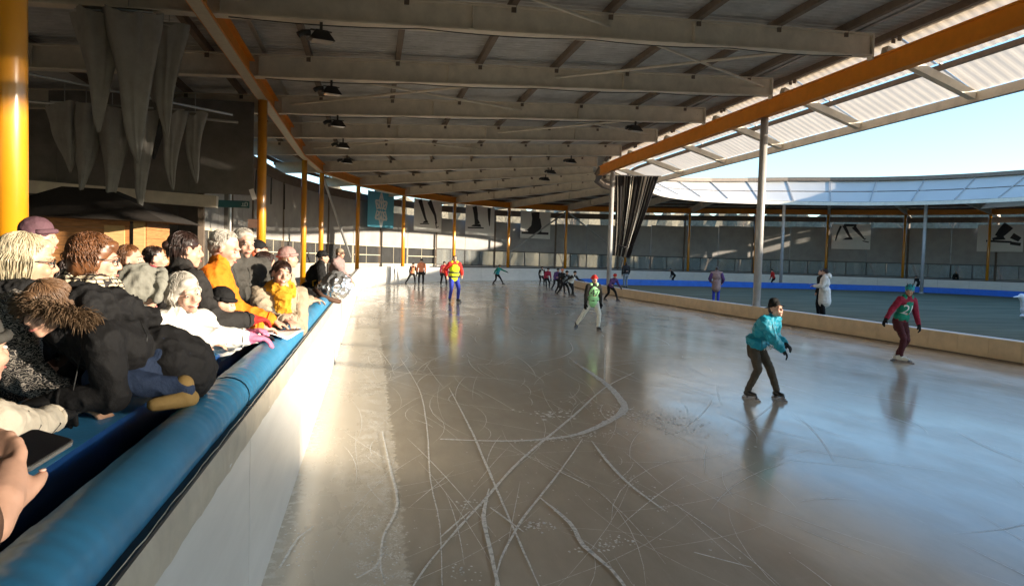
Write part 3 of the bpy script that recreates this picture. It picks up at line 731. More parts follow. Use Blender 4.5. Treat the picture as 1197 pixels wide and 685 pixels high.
# ------------------------------------------------------------------ hanging canvas cones, cabin, sign at the left
def canvas_cone(loc, w, h, lean, lb, seed):
    r = random.Random(seed); t = thing('canvas_cone', lb, 'canvas', loc, 0, 'canvas cones hanging under the roof')
    m_ = MB(); rows = []
    for k in range(13):
        f = k/12; rad = w/2*(1-f)**0.8*(1+0.1*sin(f*7+seed))+0.02
        row = []
        for j in range(33):
            a = 2*pi*j/32; rr = rad*(1+0.22*sin(3*a+seed+f*2)+0.12*sin(7*a+seed*2+f*3)+0.06*sin(11*a-f*4))
            row.append((rr*cos(a)+lean*f+0.05*sin(f*5+seed)*f, rr*sin(a)*0.75, -h*f+0.06*sin(2*a+seed)*(1-f)+0.03*sin(5*a)))
        rows.append(row)
    grid_mesh(m_, rows); m_.build('cloth', M['canvas'], t, True)
    m_ = MB(); m_.tube([(-w/2, 0, 0.06), (w/2, 0, 0.06)], 0.02, 6); m_.tube([(0, 0, 0.06), (0, 0, 0.5)], 0.01, 5); m_.build('hanger', M['galv'], t)
cz = lambda u, s: hb(u, s)-0.08
CN = [(-4.75, 13.9, .62, 2.0, 0.12, 'front hanging grey canvas cone, leftmost of the large front three'), (-4.2, 13.9, .78, 2.55, 0.18, 'longest grey canvas cone, in the middle of the large front three'),
      (-3.72, 14.6, .55, 2.0, -0.05, 'right cone of the large front three, close to the left orange beam'), (-4.0, 14.9, .45, 1.3, -0.1, 'short grey canvas cone peeping out behind the longest cone'),
      (-6.9, 18.4, .60, 1.5, 0.1, 'back row grey canvas cone, leftmost beside the near yellow post'), (-6.45, 18.4, .62, 2.0, -0.1, 'back row canvas cone, second from the near yellow post'), (-5.9, 18.4, .62, 2.4, -0.02, 'back row canvas cone, third from the near yellow post'),
      (-5.3, 18.4, .55, 2.3, 0.05, 'back row canvas cone hanging behind the large front cones'), (-4.6, 18.4, .5, 1.8, 0.0, 'back row canvas cone just left of the sign pole'), (-4.15, 18.6, .45, 1.6, 0.0, 'small back row canvas cone nearest the second yellow post')]
for q, (x, y, w, h, ln, lb) in enumerate(CN): canvas_cone((x, y, cz(x, y) if q < 4 else 4.95), w, h, ln, lb, q)
m_ = MB(); m_.tube([(-8, 18.5, 5.02), (-3.2, 18.7, 4.85)], 0.03, 6); m_.build('cone_rail', M['galv'], hall)
m_ = MB(); m_.tube([(-8, 16.4, 5.35), (-3.2, 18.0, 4.9)], 0.03, 6); m_.build('cone_rail', M['galv'], hall)

cab = thing('wooden_cabin', 'orange-brown wooden cabin with a dark low roof behind the spectators', 'cabin', (-6.0, 18.0, 0.12))
for k in range(11):                                              # plank walls, front and right side
    z = 0.12+k*0.205
    m_ = MB(); m_.box((-0.35, 0.0, z), (1.9, 0.05, 0.198)); m_.build('plank', M['wood'], cab)
    m_ = MB(); m_.box((0.93, 1.0, z), (0.05, 1.9, 0.198)); m_.build('plank', M['wood'], cab)
m_ = MB(); m_.box((0.82, -0.05, 1.12), (0.24, 0.06, 2.25)); m_.build('corner_board', M['wood_light'], cab)
m_ = MB(); m_.box((0.30, -0.05, 1.75), (0.42, 0.05, 0.75)); m_.build('shutter', M['wood_light'], cab)
m_ = MB(); m_.add([(-2.2, -0.9, 2.27), (1.6, -0.9, 2.22), (1.6, 2.6, 2.27), (-2.2, 2.6, 2.27), (-1.0, 0.5, 3.0), (0.0, 0.5, 2.98), (0.0, 1.2, 2.98), (-1.0, 1.2, 3.0)],
   [(3, 2, 1, 0), (0, 1, 5, 4), (1, 2, 6, 5), (2, 3, 7, 6), (3, 0, 4, 7), (4, 5, 6, 7)]); m_.build('roof', M['roof_dark'], cab)
sp_ = thing('sign_pole', 'slim grey pole carrying a dark green blue street-style sign with white marks', 'sign', (-4.32, 24.0, 0.12))
m_ = MB(); m_.tube([(0, 0, 0), (0, 0, 5.6)], 0.05, 10); m_.build('pole', M['galv'], sp_)
m_ = MB(); m_.box((0.10, -0.08, 3.08), (0.98, 0.03, 0.22)); o = m_.build('sign_board', M['sign_green'], sp_)
m_ = MB()
for k, (x, z, w, h) in enumerate([(0.46, 3.09, .018, .10), (0.49, 3.14, .05, .015), (0.53, 3.09, .018, .10), (0.43, 3.03, .16, .012), (0.40, 3.09, .018, .08)]): m_.box((x, -0.098, z), (w, 0.004, h))
m_.build('lettering', M['ink_white'], o)
nb = MB(); nb.box((-3.22, 21.2, 2.52), (0.24, 0.03, 0.24)); o = nb.build('notice_box', M['fabric_brown'] if 'fabric_brown' in M else M['purlin']); tag(o, 'small dark brown box fixed to the second yellow post', 'box')
nb = MB(); nb.bar((-3.26, 21.15, 3.46), (-3.16, 21.15, 3.18), 0.12, 0.05, up=(0, 1, 0)); o = nb.build('speaker_panel', M['poster']); tag(o, 'small tilted pale panel on the second yellow post', 'panel')

# ------------------------------------------------------------------ posters on the curved wall
def limb(m_, pts, wid):
    n = len(pts); L_ = []; R_ = []
    for i, p in enumerate(pts):
        a = Vector(pts[max(i-1, 0)]); b = Vector(pts[min(i+1, n-1)]); d = (b-a).normalized(); nn = Vector((-d.y, d.x))
        L_.append((p[0]+nn.x*wid[i], -0.018, p[1]+nn.y*wid[i])); R_.append((p[0]-nn.x*wid[i], -0.018, p[1]-nn.y*wid[i]))
    grid_mesh(m_, [[a, b] for a, b in zip(L_, R_)])
def poly(m_, pts): m_.add([(x, -0.0185, z) for x, z in pts], [tuple(range(len(pts)))])
def poster(u, s, z, w, h, label, kind, cloth='poster'):
    p = path(u, s, z); q = path(u, s+0.1, z); ang = atan2(q.y-p.y, q.x-p.x)
    t = thing('poster', label, 'poster', p, ang, 'posters on the curved wall')
    m_ = MB(); rows = []
    for i in range(9):
        rows.append([(-w/2+w*i/8, 0.015*sin(i*0.9)*0, h/2-h*j/6) for j in range(7)])
    m_.box((0, 0, 0), (w, 0.02, h)); m_.build('cloth', M[cloth], t)
    k = MB()
    W2, H2 = w/2, h/2
    if kind == 'legs':
        limb(k, [(-.62*W2, .95*H2), (-.40*W2, .35*H2), (-.22*W2, -.15*H2), (-.12*W2, -.35*H2)], [.13*W2, .11*W2, .07*W2, .06*W2])
        poly(k, [(-.3*W2, -.35*H2), (-.05*W2, -.28*H2), (.02*W2, -.45*H2), (-.4*W2, -.48*H2)]); limb(k, [(-.58*W2, -.54*H2), (.08*W2, -.50*H2)], [.02*W2]*2)
        limb(k, [(.05*W2, .95*H2), (.28*W2, .5*H2), (.50*W2, .1*H2), (.62*W2, -.45*H2)], [.16*W2, .12*W2, .08*W2, .06*W2]); limb(k, [(.55*W2, -.35*H2), (.62*W2, -.72*H2), (.78*W2, -.6*H2)], [.05*W2, .03*W2, .02*W2])
    elif kind == 'boot':
        limb(k, [(-.42*W2, .95*H2), (-.32*W2, .45*H2), (-.28*W2, .05*H2), (-.2*W2, -.25*H2)], [.15*W2, .14*W2, .12*W2, .2*W2])
        poly(k, [(-.5*W2, -.3*H2), (0, -.2*H2), (.08*W2, -.42*H2), (-.62*W2, -.42*H2)]); limb(k, [(-.85*W2, -.52*H2), (.25*W2, -.48*H2)], [.03*W2]*2)
        limb(k, [(.6*W2, .95*H2), (.62*W2, .2*H2), (.66*W2, -.3*H2)], [.12*W2, .08*W2, .03*W2])
    elif kind == 'blade':
        limb(k, [(-.05*W2, .95*H2), (0, .4*H2), (.02*W2, 0)], [.28*W2, .24*W2, .22*W2]); poly(k, [(-.62*W2, -.45*H2), (-.3*W2, -.05*H2), (-.25*W2, .5*H2), (.3*W2, .5*H2), (.4*W2, -.1*H2), (.3*W2, -.4*H2)])
        limb(k, [(-.92*W2, -.62*H2), (.88*W2, -.58*H2)], [.06*W2]*2); limb(k, [(-.5*W2, -.5*H2), (.4*W2, -.5*H2)], [.1*W2]*2)
    elif kind == 'start':
        limb(k, [(-.55*W2, .85*H2), (-.72*W2, .2*H2), (-.8*W2, -.35*H2)], [.06*W2, .05*W2, .03*W2]); limb(k, [(-.4*W2, .92*H2), (.25*W2, .92*H2)], [.07*W2]*2)
        limb(k, [(-.4*W2, .9*H2), (-.2*W2, .35*H2), (-.05*W2, -.05*H2)], [.09*W2, .07*W2, .05*W2]); poly(k, [(-.25*W2, -.08*H2), (.02*W2, .0), (.1*W2, -.22*H2), (-.45*W2, -.26*H2)])
        limb(k, [(.1*W2, .8*H2), (.4*W2, .3*H2), (.65*W2, -.1*H2)], [.11*W2, .08*W2, .04*W2]); poly(k, [(.55*W2, -.05*H2), (.78*W2, -.15*H2), (.7*W2, -.25*H2)]); limb(k, [(.6*W2, -.32*H2), (.92*W2, -.42*H2)], [.025*W2]*2)
    elif kind == 'snow':
        for q in range(6):
            a = pi/2+q*pi/3; c, s_ = cos(a), sin(a); ky = 1.35
            def pt(r, o): return ((c*r-s_*o)*W2, (s_*r+c*o)*W2*ky)
            limb(k, [pt(.05, 0), pt(.42, 0)], [.04*W2]*2)
            for o in (-1, 1): limb(k, [pt(.16, 0), pt(.30, .14*o), pt(.52, 0)], [.045*W2]*3)
    elif kind == 'skate':
        limb(k, [(.35*W2, .95*H2), (.1*W2, .5*H2), (-.1*W2, .1*H2)], [.25*W2, .22*W2, .16*W2]); poly(k, [(-.35*W2, 0), (.1*W2, .25*H2), (.25*W2, -.1*H2), (-.3*W2, -.15*H2)])
        limb(k, [(-.6*W2, -.2*H2), (.5*W2, -.28*H2)], [.05*W2]*2); limb(k, [(.5*W2, .2*H2), (.85*W2, -.1*H2)], [.15*W2, .12*W2]); limb(k, [(.45*W2, -.35*H2), (.9*W2, -.45*H2)], [.08*W2]*2)
    k.build('print', M['ink_white'] if kind == 'snow' else M['ink'], t)
    g = MB()
    for sx in (-1, 1): g.tube([(sx*W2*.95, 0, H2), (sx*W2*.95, 0.02, H2+0.25)], 0.012, 5)
    g.build('cord', M['galv'], t)
for s_, kind, lb, cl in [(51.75, 'snow', 'blue hanging banner with a white snowflake, left of the white posters', 'poster_blue'),
    (57.6, 'legs', 'white poster with two dark striding legs beside the snowflake banner', 'poster'), (63.75, 'boot', 'white poster of a single dark skate boot and a leg strip', 'poster'),
    (70.05, 'blade', 'white poster filled by one large dark skate on a blade, right of the boot poster', 'poster'),
    (101.35, 'start', 'grey white poster of a crouching skater start pose, above the white coated man', 'poster'), (113.05, 'skate', 'grey poster of a tilted skate at the far right of the wall', 'poster')]:
    poster(-4.3, s_, 4.85+rise(s_)*0.0, 3.45, 2.42, lb, kind, cl)

# ------------------------------------------------------------------ striped drape beside the inner post
dr = thing('striped_drape', 'gathered dark drape with pale stripes hanging beside a grey inner post', 'drape', (12.65, 37.5, 0))
m_ = MB(); NP = 84; rows = []
for j in range(15):
    f = j/14; row = []
    wtop, wbot = 2.25, 0.95
    for i in range(NP+1):
        t = i/NP
        gather = 1-0.0*f
        w = wtop*(1-f)+wbot*f
        bow = 0.0
        x = 0.15+t*w + (0.10*sin(pi*f))*(1-t)
        if f > 0.45: x += (f-0.45)*0.25*(0.5-t)
        a = 2*pi*t*14
        y_ = 0.13*sin(a+1.5*sin(t*9))+0.06*sin(a*0.37+2*f)
        row.append((x, y_-0.25*x, 6.35-f*4.25-(0.12*t*(1 if f > .9 else 0))))
    rows.append(row)
n = NP+1
V = [p for r in rows for p in r]
for j in range(14):
    for i in range(NP):
        pass
V_off = 0
rd_ = random.Random(6); lights = {i for i in range(NP) if rd_.random() < 0.30}
for i in range(NP):
    strip = [[rows[j][i], rows[j][i+1]] for j in range(15)]
    cut_ = 15 if i in lights and i < 60 else (11 if i in lights else 1)
    grid_mesh(m_, strip[:cut_], 1 if i in lights else 0)
    if cut_ < 15: grid_mesh(m_, strip[cut_-1:], 0)
o = m_.build('cloth', [M['drape_dark'], M['drape_light']], dr, True)
m_ = MB(); m_.tube([(0.1, 0, 6.38), (2.5, -0.6, 6.38)], 0.035, 8); m_.build('curtain_rail', M['galv'], dr)
m_ = MB(); m_.tube([(0.2, -0.05, 2.75), (0.7, -0.32, 2.55), (1.25, -0.3, 2.7)], 0.035, 6); m_.build('tie_band', M['drape_dark'], dr)

# ================================================================== PEOPLE
def ico(sub=2):
    bm = bmesh.new(); bmesh.ops.create_icosphere(bm, subdivisions=sub, radius=1.0)
    V = np.array([v.co[:] for v in bm.verts]); F = [tuple(v.index for v in f.verts) for f in bm.faces]; bm.free(); return V, F
ICO = ico(2); ICO1 = ico(1)
class Blob:
    """overlapping capsules and ellipsoids fused into ONE continuous skin by a voxel remesh"""
    def __init__(s): s.mb = MB()
    def e(s, c, r, R=None):
        V = ICO[0]*np.array(r)
        if R is not None: V = V @ np.array(R.to_3x3()).T
        s.mb.add(V+np.array(c), ICO[1]); return s
    def c(s, p0, p1, r0, r1):
        p0 = Vector(p0); p1 = Vector(p1); d = p1-p0; L_ = d.length
        if L_ < 1e-5: return s.e(p0, (r0,)*3)
        d.normalize(); a = d.orthogonal().normalized(); b = d.cross(a); n = 12
        pr = []
        for k in range(5): t = -pi/2+k*pi/8*1.0; pr.append((r0*cos(t), r0*sin(t)))
        for k in range(5): t = k*pi/8; pr.append((r1*cos(t), L_+r1*sin(t)))
        V = []; F = []
        for r, h in pr:
            for k in range(n): t = 2*pi*k/n; V.append(p0+d*h+(a*cos(t)+b*sin(t))*max(r, 1e-4))
        for i in range(len(pr)-1):
            for k in range(n): k2 = (k+1) % n; F.append((i*n+k, i*n+k2, (i+1)*n+k2, (i+1)*n+k))
        F.append(tuple(reversed(range(n)))); F.append(tuple((len(pr)-1)*n+k for k in range(n)))
        s.mb.add(V, F); return s
    def chain(s, pts, rad):
        for i in range(len(pts)-1): s.c(pts[i], pts[i+1], rad[i], rad[i+1])
        return s
BAKE = []
def tex(kind, size):
    t = bpy.data.textures.new('fold', kind); t.noise_scale = size
    return t
TX = {}
def bake(blob, name, m, parent, vox, smooth_it=4, folds=0.0, fsize=0.12, ridged=False):
    o = blob.mb.build(name, m, parent)
    md = o.modifiers.new('r', 'REMESH'); md.mode = 'VOXEL'; md.voxel_size = vox; md.use_smooth_shade = True
    if smooth_it:
        ms = o.modifiers.new('s', 'SMOOTH'); ms.factor = 0.5; ms.iterations = smooth_it
    if folds:
        key = (round(fsize, 3), ridged)
        if key not in TX:
            t = tex('MUSGRAVE' if ridged else 'CLOUDS', fsize)
            if ridged: t.musgrave_type = 'RIDGED_MULTIFRACTAL'
            TX[key] = t
        mdp = o.modifiers.new('d', 'DISPLACE'); mdp.texture = TX[key]; mdp.strength = folds; mdp.mid_level = 0.5; mdp.texture_coords = 'GLOBAL' if False else 'LOCAL'
    BAKE.append(o); return o
def bake_all():
    dg = bpy.context.evaluated_depsgraph_get(); dg.update()
    res = []
    for o in BAKE:
        me = bpy.data.meshes.new_from_object(o.evaluated_get(dg), depsgraph=dg); res.append((o, me))
    for o, me in res:
        old = o.data; mats = [m for m in old.materials]; o.modifiers.clear(); me.name = old.name; o.data = me
        if not me.materials:
            for m in mats: me.materials.append(m)
        me.polygons.foreach_set('use_smooth', [True]*len(me.polygons)); bpy.data.meshes.remove(old)
    BAKE.clear()
def ik(a, t, l1, l2, hint):
    a = Vector(a); t = Vector(t); d = t-a; L_ = d.length
    if L_ > (l1+l2)*0.995: t = a+d*((l1+l2)*0.995/L_); d = t-a; L_ = d.length
    L_ = max(L_, abs(l1-l2)+1e-3)
    x = (l1*l1-l2*l2+L_*L_)/(2*L_); h = sqrt(max(0, l1*l1-x*x)); u = d.normalized()
    hv = Vector(hint); hv = hv-u*hv.dot(u)
    hv = hv.normalized() if hv.length > 1e-5 else u.orthogonal().normalized()
    return a+u*x+hv*h, t
def head_rot(yaw, pitch, roll): return Matrix.Rotation(radians(yaw), 3, 'Z') @ Matrix.Rotation(radians(-pitch), 3, 'X') @ Matrix.Rotation(radians(roll), 3, 'Y')

def hand_prims(b, wr, d, n, side, k, curl=35, splay=1.0, mitt=False, grow=1.0):
    """palm and five separate fingers; d along the hand, n out of the palm"""
    d = Vector(d).normalized(); n = Vector(n); n = (n-d*n.dot(d)).normalized(); w = d.cross(n)*side   # w points to the thumb side
    g = grow
    R = Matrix((w, d, n)).transposed()
    b.e(Vector(wr)+d*0.045*k, (0.040*k*g, 0.052*k*g, 0.017*k*g), R)
    b.c(wr, Vector(wr)+d*0.03*k, 0.024*k*g, 0.026*k*g)
    if mitt:
        b.e(Vector(wr)+d*0.105*k+n*0.012*k, (0.040*k*g, 0.055*k*g, 0.020*k*g), R)
    else:
        for q, (ox, ln) in enumerate(((0.030, .072), (0.010, .080), (-0.010, .075), (-0.029, .060))):
            p = Vector(wr)+d*0.088*k+w*ox*k
            a1 = radians(curl*0.6+q*4); a2 = radians(curl*1.5+q*5); dd = (d+w*ox*1.2*splay)
            d1 = (dd*cos(a1)+n*sin(a1)).normalized(); d2 = (dd*cos(a2)+n*sin(a2)).normalized()
            p1 = p+d1*ln*0.5*k; p2 = p1+d2*ln*0.5*k
            b.chain([p-d*0.02*k, p, p1, p2], [0.0095*k*g, 0.0095*k*g, 0.0088*k*g, 0.0072*k*g])
    t0 = Vector(wr)+d*0.03*k+w*0.030*k; t1 = t0+(d*0.75+w*0.65+n*0.35).normalized()*0.038*k; t2 = t1+(d*0.95+w*0.15+n*0.4).normalized()*0.030*k
    b.chain([t0, t1, t2], [0.014*k*g, 0.011*k*g, 0.0085*k*g])

def locks(root_c, R, rad, n, length, width, seed, m, parent, curl=0.0, front=0.2, top=-0.35, gravity=1.0, lift=0.0, jit=0.5, part=None):
    """many tapered hair locks laid over an ellipsoid scalp"""
    r = random.Random(seed); mb = MB()
    for _ in range(n):
        while True:
            v = Vector((r.gauss(0, 1), r.gauss(0, 1), r.gauss(0, 1))).normalized()
            if v.z < top: continue
            if v.y > front+0.75*max(0, v.z)**2 and v.z < 0.93: continue
            break
        p = Vector((v.x*rad[0], v.y*rad[1], v.z*rad[2])); pts = []; dirn = Vector((v.x*0.7+r.gauss(0, .25)*jit, v.y*0.7-0.15+r.gauss(0, .25)*jit, -gravity))
        if v.z > 0.55:                                           # crown hair falls outwards
            dirn = Vector((v.x*1.3+r.gauss(0, .4)*jit, v.y*1.3+r.gauss(0, .4)*jit+0.25*(1 if v.y > 0.1 else -1), -0.35))
        L_ = length*r.uniform(0.6, 1.15)*(0.55 if v.y > 0.35 else 1); seg = 5; ph = r.uniform(0, 6); lay = r.uniform(0.2, 1.5)*(1.5 if curl > 0.003*rad[0]/.08 else 1)
        for k in range(seg+1):
            pts.append(R @ p+root_c)
            q = p+dirn.normalized()*L_/seg
            e = sqrt((q.x/rad[0])**2+(q.y/rad[1])**2+(q.z/rad[2])**2)
            if q.z > -0.25*rad[2] or e < 1.02: q = q/e*(1.0+0.028*lay)
            if q.z < -0.3*rad[2]: dirn = Vector((-0.12*q.x/rad[0], -0.12*q.y/rad[1], -1))
            p = q
            if curl: pts[-1] += R @ (Vector((cos(ph+k*1.7), sin(ph+k*1.7), 0.5*cos(k*2.1+ph)))*curl)
        w = width*r.uniform(0.6, 1.2)
        mb.tube(pts, [w*0.7, w, w, w*0.9, w*0.7, w*0.15], 4, cap=False)
    return mb.build('hair_locks', m, parent, True)

def person(name_label, face, H=1.7, loc=None, head_w=None, floor=0.12, lean=6, twist=0, side=0, pel=None, head=(0, 0, 0), hs=1.0,
           hands=None, hands_w=None, elbow=((-0.5, -0.6, -0.7), (0.5, -0.6, -0.7)), feet=None, knees=((-0.1, 1, 0), (0.1, 1, 0)), fang=(0, 0),
           skin='skin', top='fabric_black', trous='fabric_charcoal', shoe='black', hair=None, hat=None, glasses=False, scarf=None, glove=None,
           bib=None, coat=0.0, hood=None, collar=True, vox=0.012, detail=1, skates=False, smile=False, folds=None, bulk=1.0, seed=1, group=None,
           palm=((0, 0, -1), (0, 0, -1)), curl=35, sleeve=None, number=None, number_m='ink_white', stripes=None, face_color=None, bare_neck=False, palm_dir=None, extra_w=None, no_hand=None, pel_w=None, feet_w=None):
    r = random.Random(seed)
    # ---- skeleton (local frame: x right, y forward)
    fa = radians(face)                                            # heading, measured from +X
    rz = fa-pi/2
    Rz = Matrix.Rotation(rz, 3, 'Z')
    Hh = H
    pz = 0.52*Hh
    P0 = Vector((0, 0, pz)) if pel is None else Vector((pel[0], pel[1], pel[2]*Hh))
    T = Matrix.Rotation(radians(-lean), 3, 'X') @ Matrix.Rotation(radians(side), 3, 'Y') @ Matrix.Rotation(radians(twist), 3, 'Z')
    up = T @ Vector((0, 0, 1)); rt_ = T @ Vector((1, 0, 0)); fw = T @ Vector((0, 1, 0))
    if head_w is not None:
        hr = head_rot(*head)
        hc_l = P0+up*0.325*Hh+(up*0.45+Vector((0, 0, 0.55))).normalized()*0.075*Hh*hs+Vector((0, 0.02, 0))
        Lw = Vector(head_w)-Rz @ hc_l
        dz = Lw.z-floor
        P0.z += dz                                                # let hips drop or rise so that the feet reach the floor
        loc = Vector((Lw.x, Lw.y, floor))
    loc = Vector(loc)
    if pel_w is not None: P0 = Rz.transposed() @ (Vector(pel_w)-loc)
    if feet_w is not None: feet = [Rz.transposed() @ (Vector(f)-loc) for f in feet_w]
    root = thing('person', name_label, 'person', loc, rz, group)
    toL = lambda w: Rz.transposed() @ (Vector(w)-loc)
    chest = P0+up*0.19*Hh; neck = P0+up*0.325*Hh
    hd = (up*0.45+Vector((0, 0, 0.55))).normalized(); hc = neck+hd*0.075*Hh*hs+Vector((0, 0.02, 0))
    hr = head_rot(*head)
    k = Hh*0.135/0.235*hs                                         # head scale against a 0.235 m head
    sh = [P0+up*0.285*Hh-rt_*0.108*Hh, P0+up*0.285*Hh+rt_*0.108*Hh]
    hip = [P0-rt_*0.052*Hh-up*0.0, P0+rt_*0.052*Hh]
    l1, l2 = 0.168*Hh, 0.148*Hh
    if hands_w is not None: hands = [toL(h) if h is not None else None for h in hands_w]
    if hands is None: hands = [None, None]
    hands = [Vector(h) if h is not None else sh[q]+Vector(((-1, 1)[q]*0.05, 0.06, -0.30*Hh)) for q, h in enumerate(hands)]
    arm = []
    for q in (0, 1):
        e, w = ik(sh[q], hands[q], l1, l2, elbow[q]); arm.append((sh[q], e, w))
    if feet is None: feet = [(-0.06*Hh, -0.01, 0), (0.06*Hh, 0.02, 0)]
    lift = 0.052 if skates else 0.0
    ank = [Vector(f)+Vector((0, 0, 0.045*Hh+lift)) for f in feet]
    leg = []
    for q in (0, 1):
        kn, a = ik(hip[q], ank[q], 0.245*Hh, 0.235*Hh, knees[q]); leg.append((hip[q], kn, a))
    fl = (folds if folds is not None else 0.010*bulk)*0.7
    # ---- body: one continuous skin
    b = Blob()
    hp = lambda x, y, z: hc+hr @ (Vector((x, y, z))*k)
    b.e(hp(0, -.012, .030), (.073*k, .092*k, .083*k), hr); b.e(hp(0, .022, -.030), (.060*k, .068*k, .078*k), hr)
    b.e(hp(0, .064, -.088), (.026*k, .022*k, .022*k), hr)
    b.c(neck-up*0.04*Hh, hp(0, -.015, -.05), 0.033*Hh, 0.030*Hh)
    if detail >= 1:
        b.c(hp(0, .084, .012), hp(0, .103, -.022), .008*k, .013*k); b.e(hp(-.011, .094, -.028), (.010*k,)*3); b.e(hp(.011, .094, -.028), (.010*k,)*3)
        b.c(hp(-.032, .075, .026), hp(.032, .075, .026), .014*k, .014*k)
        for sx in (-1, 1):
            b.e(hp(sx*.036, .062, -.030), (.024*k,)*3); b.e(hp(sx*.074, -.008, -.008), (.010*k, .020*k, .030*k), hr)
        b.e(hp(0, .083, -.056), (.024*k, .012*k, .010*k), hr); b.e(hp(0, .081, -.067), (.020*k, .012*k, .009*k), hr)
    else:
        b.c(hp(0, .085, .0), hp(0, .10, -.02), .010*k, .014*k)
    b.c(P0, chest, 0.060*Hh, 0.070*Hh); b.c(chest, neck, 0.070*Hh, 0.03*Hh); b.c(sh[0], sh[1], 0.035*Hh, 0.035*Hh)
    for q in (0, 1):
        s_, e, w = arm[q]; b.chain([s_, e, w], [0.030*Hh, 0.024*Hh, 0.017*Hh])
        hk = Hh/1.7*1.02*(1.12 if Hh < 1.5 else 1)
        hd_ = (w-e).normalized() if palm_dir is None or palm_dir[q] is None else Vector(palm_dir[q])
        if no_hand == q: pass
        elif detail >= 0 and not glove: hand_prims(b, w, hd_, palm[q], (-1, 1)[q], hk, curl)
        elif not glove: b.e(w+(w-e).normalized()*0.05*Hh, (0.02*Hh,)*3)
        h_, kn, a = leg[q]; b.chain([h_, kn, a], [0.045*Hh, 0.032*Hh, 0.020*Hh])
    for pts_, rad_ in (extra_w or []): b.chain([toL(p_) for p_ in pts_], rad_)
    bake(b, 'body', M[skin], root, vox, 3 if detail else 2)
    # ---- eyes, mouth, brows
    if detail >= 1:
        for sx in (-1, 1):
            m_ = MB(); V = ICO1[0]*np.array((0.0125, 0.0095, 0.0075))*k; m_.add(V+np.array(hp(sx*.030, .0775, .003)), ICO1[1]); eo = m_.build('eye', M['eye_white'], root, True)
            m_ = MB(); m_.add(ICO1[0]*0.0058*k+np.array(hp(sx*.030, .0835, .0025)), ICO1[1]); m_.build('iris', M['iris'], eo, True)
            m_ = MB(); m_.tube([hp(sx*.014, .0905, .026), hp(sx*.030, .0900, .0310), hp(sx*.047, .078, .025)], [.0028*k, .0036*k, .002*k], 5); m_.build('eyebrow', M[hair[1]] if hair else M['hair_light_brown'], root, True)
        m_ = MB()
        wv = .028 if smile else .021; dip = .006 if smile else 0.0
        m_.tube([hp(-wv, .084, -.058+dip), hp(-wv*.5, .0945, -.0605), hp(0, .0972, -.0615), hp(wv*.5, .0945, -.0605), hp(wv, .084, -.058+dip)], [.002*k, .0048*k, .0055*k, .0048*k, .002*k], 6); lo = m_.build('lips', M['lip'], root, True)
        if smile:
            m_ = MB(); m_.tube([hp(-.018, .0925, -.0575), hp(0, .1005, -.0600), hp(.018, .0925, -.0575)], [.002*k, .0042*k, .002*k], 6); m_.build('teeth', M['teeth'], lo, True)
    # ---- hair
    if hair:
        st, hm = hair; b = Blob()
        if hat and st != 'long':
            b.e(hp(0, -.040, .005), (.072*k, .072*k, .070*k), hr)
            if st == 'bob': b.e(hp(0, -.05, -.04), (.078*k, .06*k, .07*k), hr)
        elif st in ('short', 'man', 'balding'):
            b.e(hp(0, -.022, .040), (.078*k, .095*k, .080*k), hr); b.e(hp(0, -.060, -.005), (.066*k, .055*k, .065*k), hr)
        elif st in ('curly', 'bob', 'soft'):
            b.e(hp(0, -.022, .044), (.086*k, .104*k, .086*k), hr); b.e(hp(0, -.055, -.02), (.084*k, .07*k, .085*k), hr)
            b.e(hp(-.066, -.02, -.01), (.022*k, .05*k, .055*k), hr); b.e(hp(.066, -.02, -.01), (.022*k, .05*k, .055*k), hr); b.e(hp(0, .055, .075), (.058*k, .035*k, .03*k), hr)
        elif st in ('bun', 'tied'):
            b.e(hp(0, -.018, .038), (.079*k, .097*k, .080*k), hr); b.e(hp(0, -.055, .0), (.068*k, .055*k, .06*k), hr); b.e(hp(0, -.118, .02), (.034*k,)*3)
        elif st == 'long':
            b.e(hp(0, -.022, .042), (.082*k, .100*k, .082*k), hr); b.chain([hp(0, -.07, 0), hp(0, -.10, -.12), hp(0, -.09, -.24)], [.08*k, .07*k, .045*k])
        if st == 'balding': pass
        bake(b, 'hair', M[hm], root, max(vox, 0.007 if detail else vox), 3, 0.006*k if detail else 0, 0.03)
        if detail >= 1 and not hat:
            cfg = dict(short=(700, .055, .0022, .0012, .22), man=(800, .035, .0019, .001, .15), balding=(120, .03, .004, .001, .0), curly=(1700, .055, .0024, .0055, .34),
                       bob=(1000, .105, .0025, .0018, .30), soft=(1700, .085, .0020, .0009, .36), bun=(460, .07, .0024, .0005, .1), tied=(460, .07, .0024, .0005, .1), long=(520, .20, .0034, .002, .25))[st]
            rad = (.084*k, .102*k, .086*k) if st in ('curly', 'bob', 'soft') else (.079*k, .097*k, .081*k)
            locks(hp(0, -.020, .040), hr, rad, cfg[0], cfg[1]*k, cfg[2]*k, seed, M[hm], root, cfg[3]*k, cfg[4], -.75 if st in ('curly', 'bob', 'soft', 'long') else -.55)
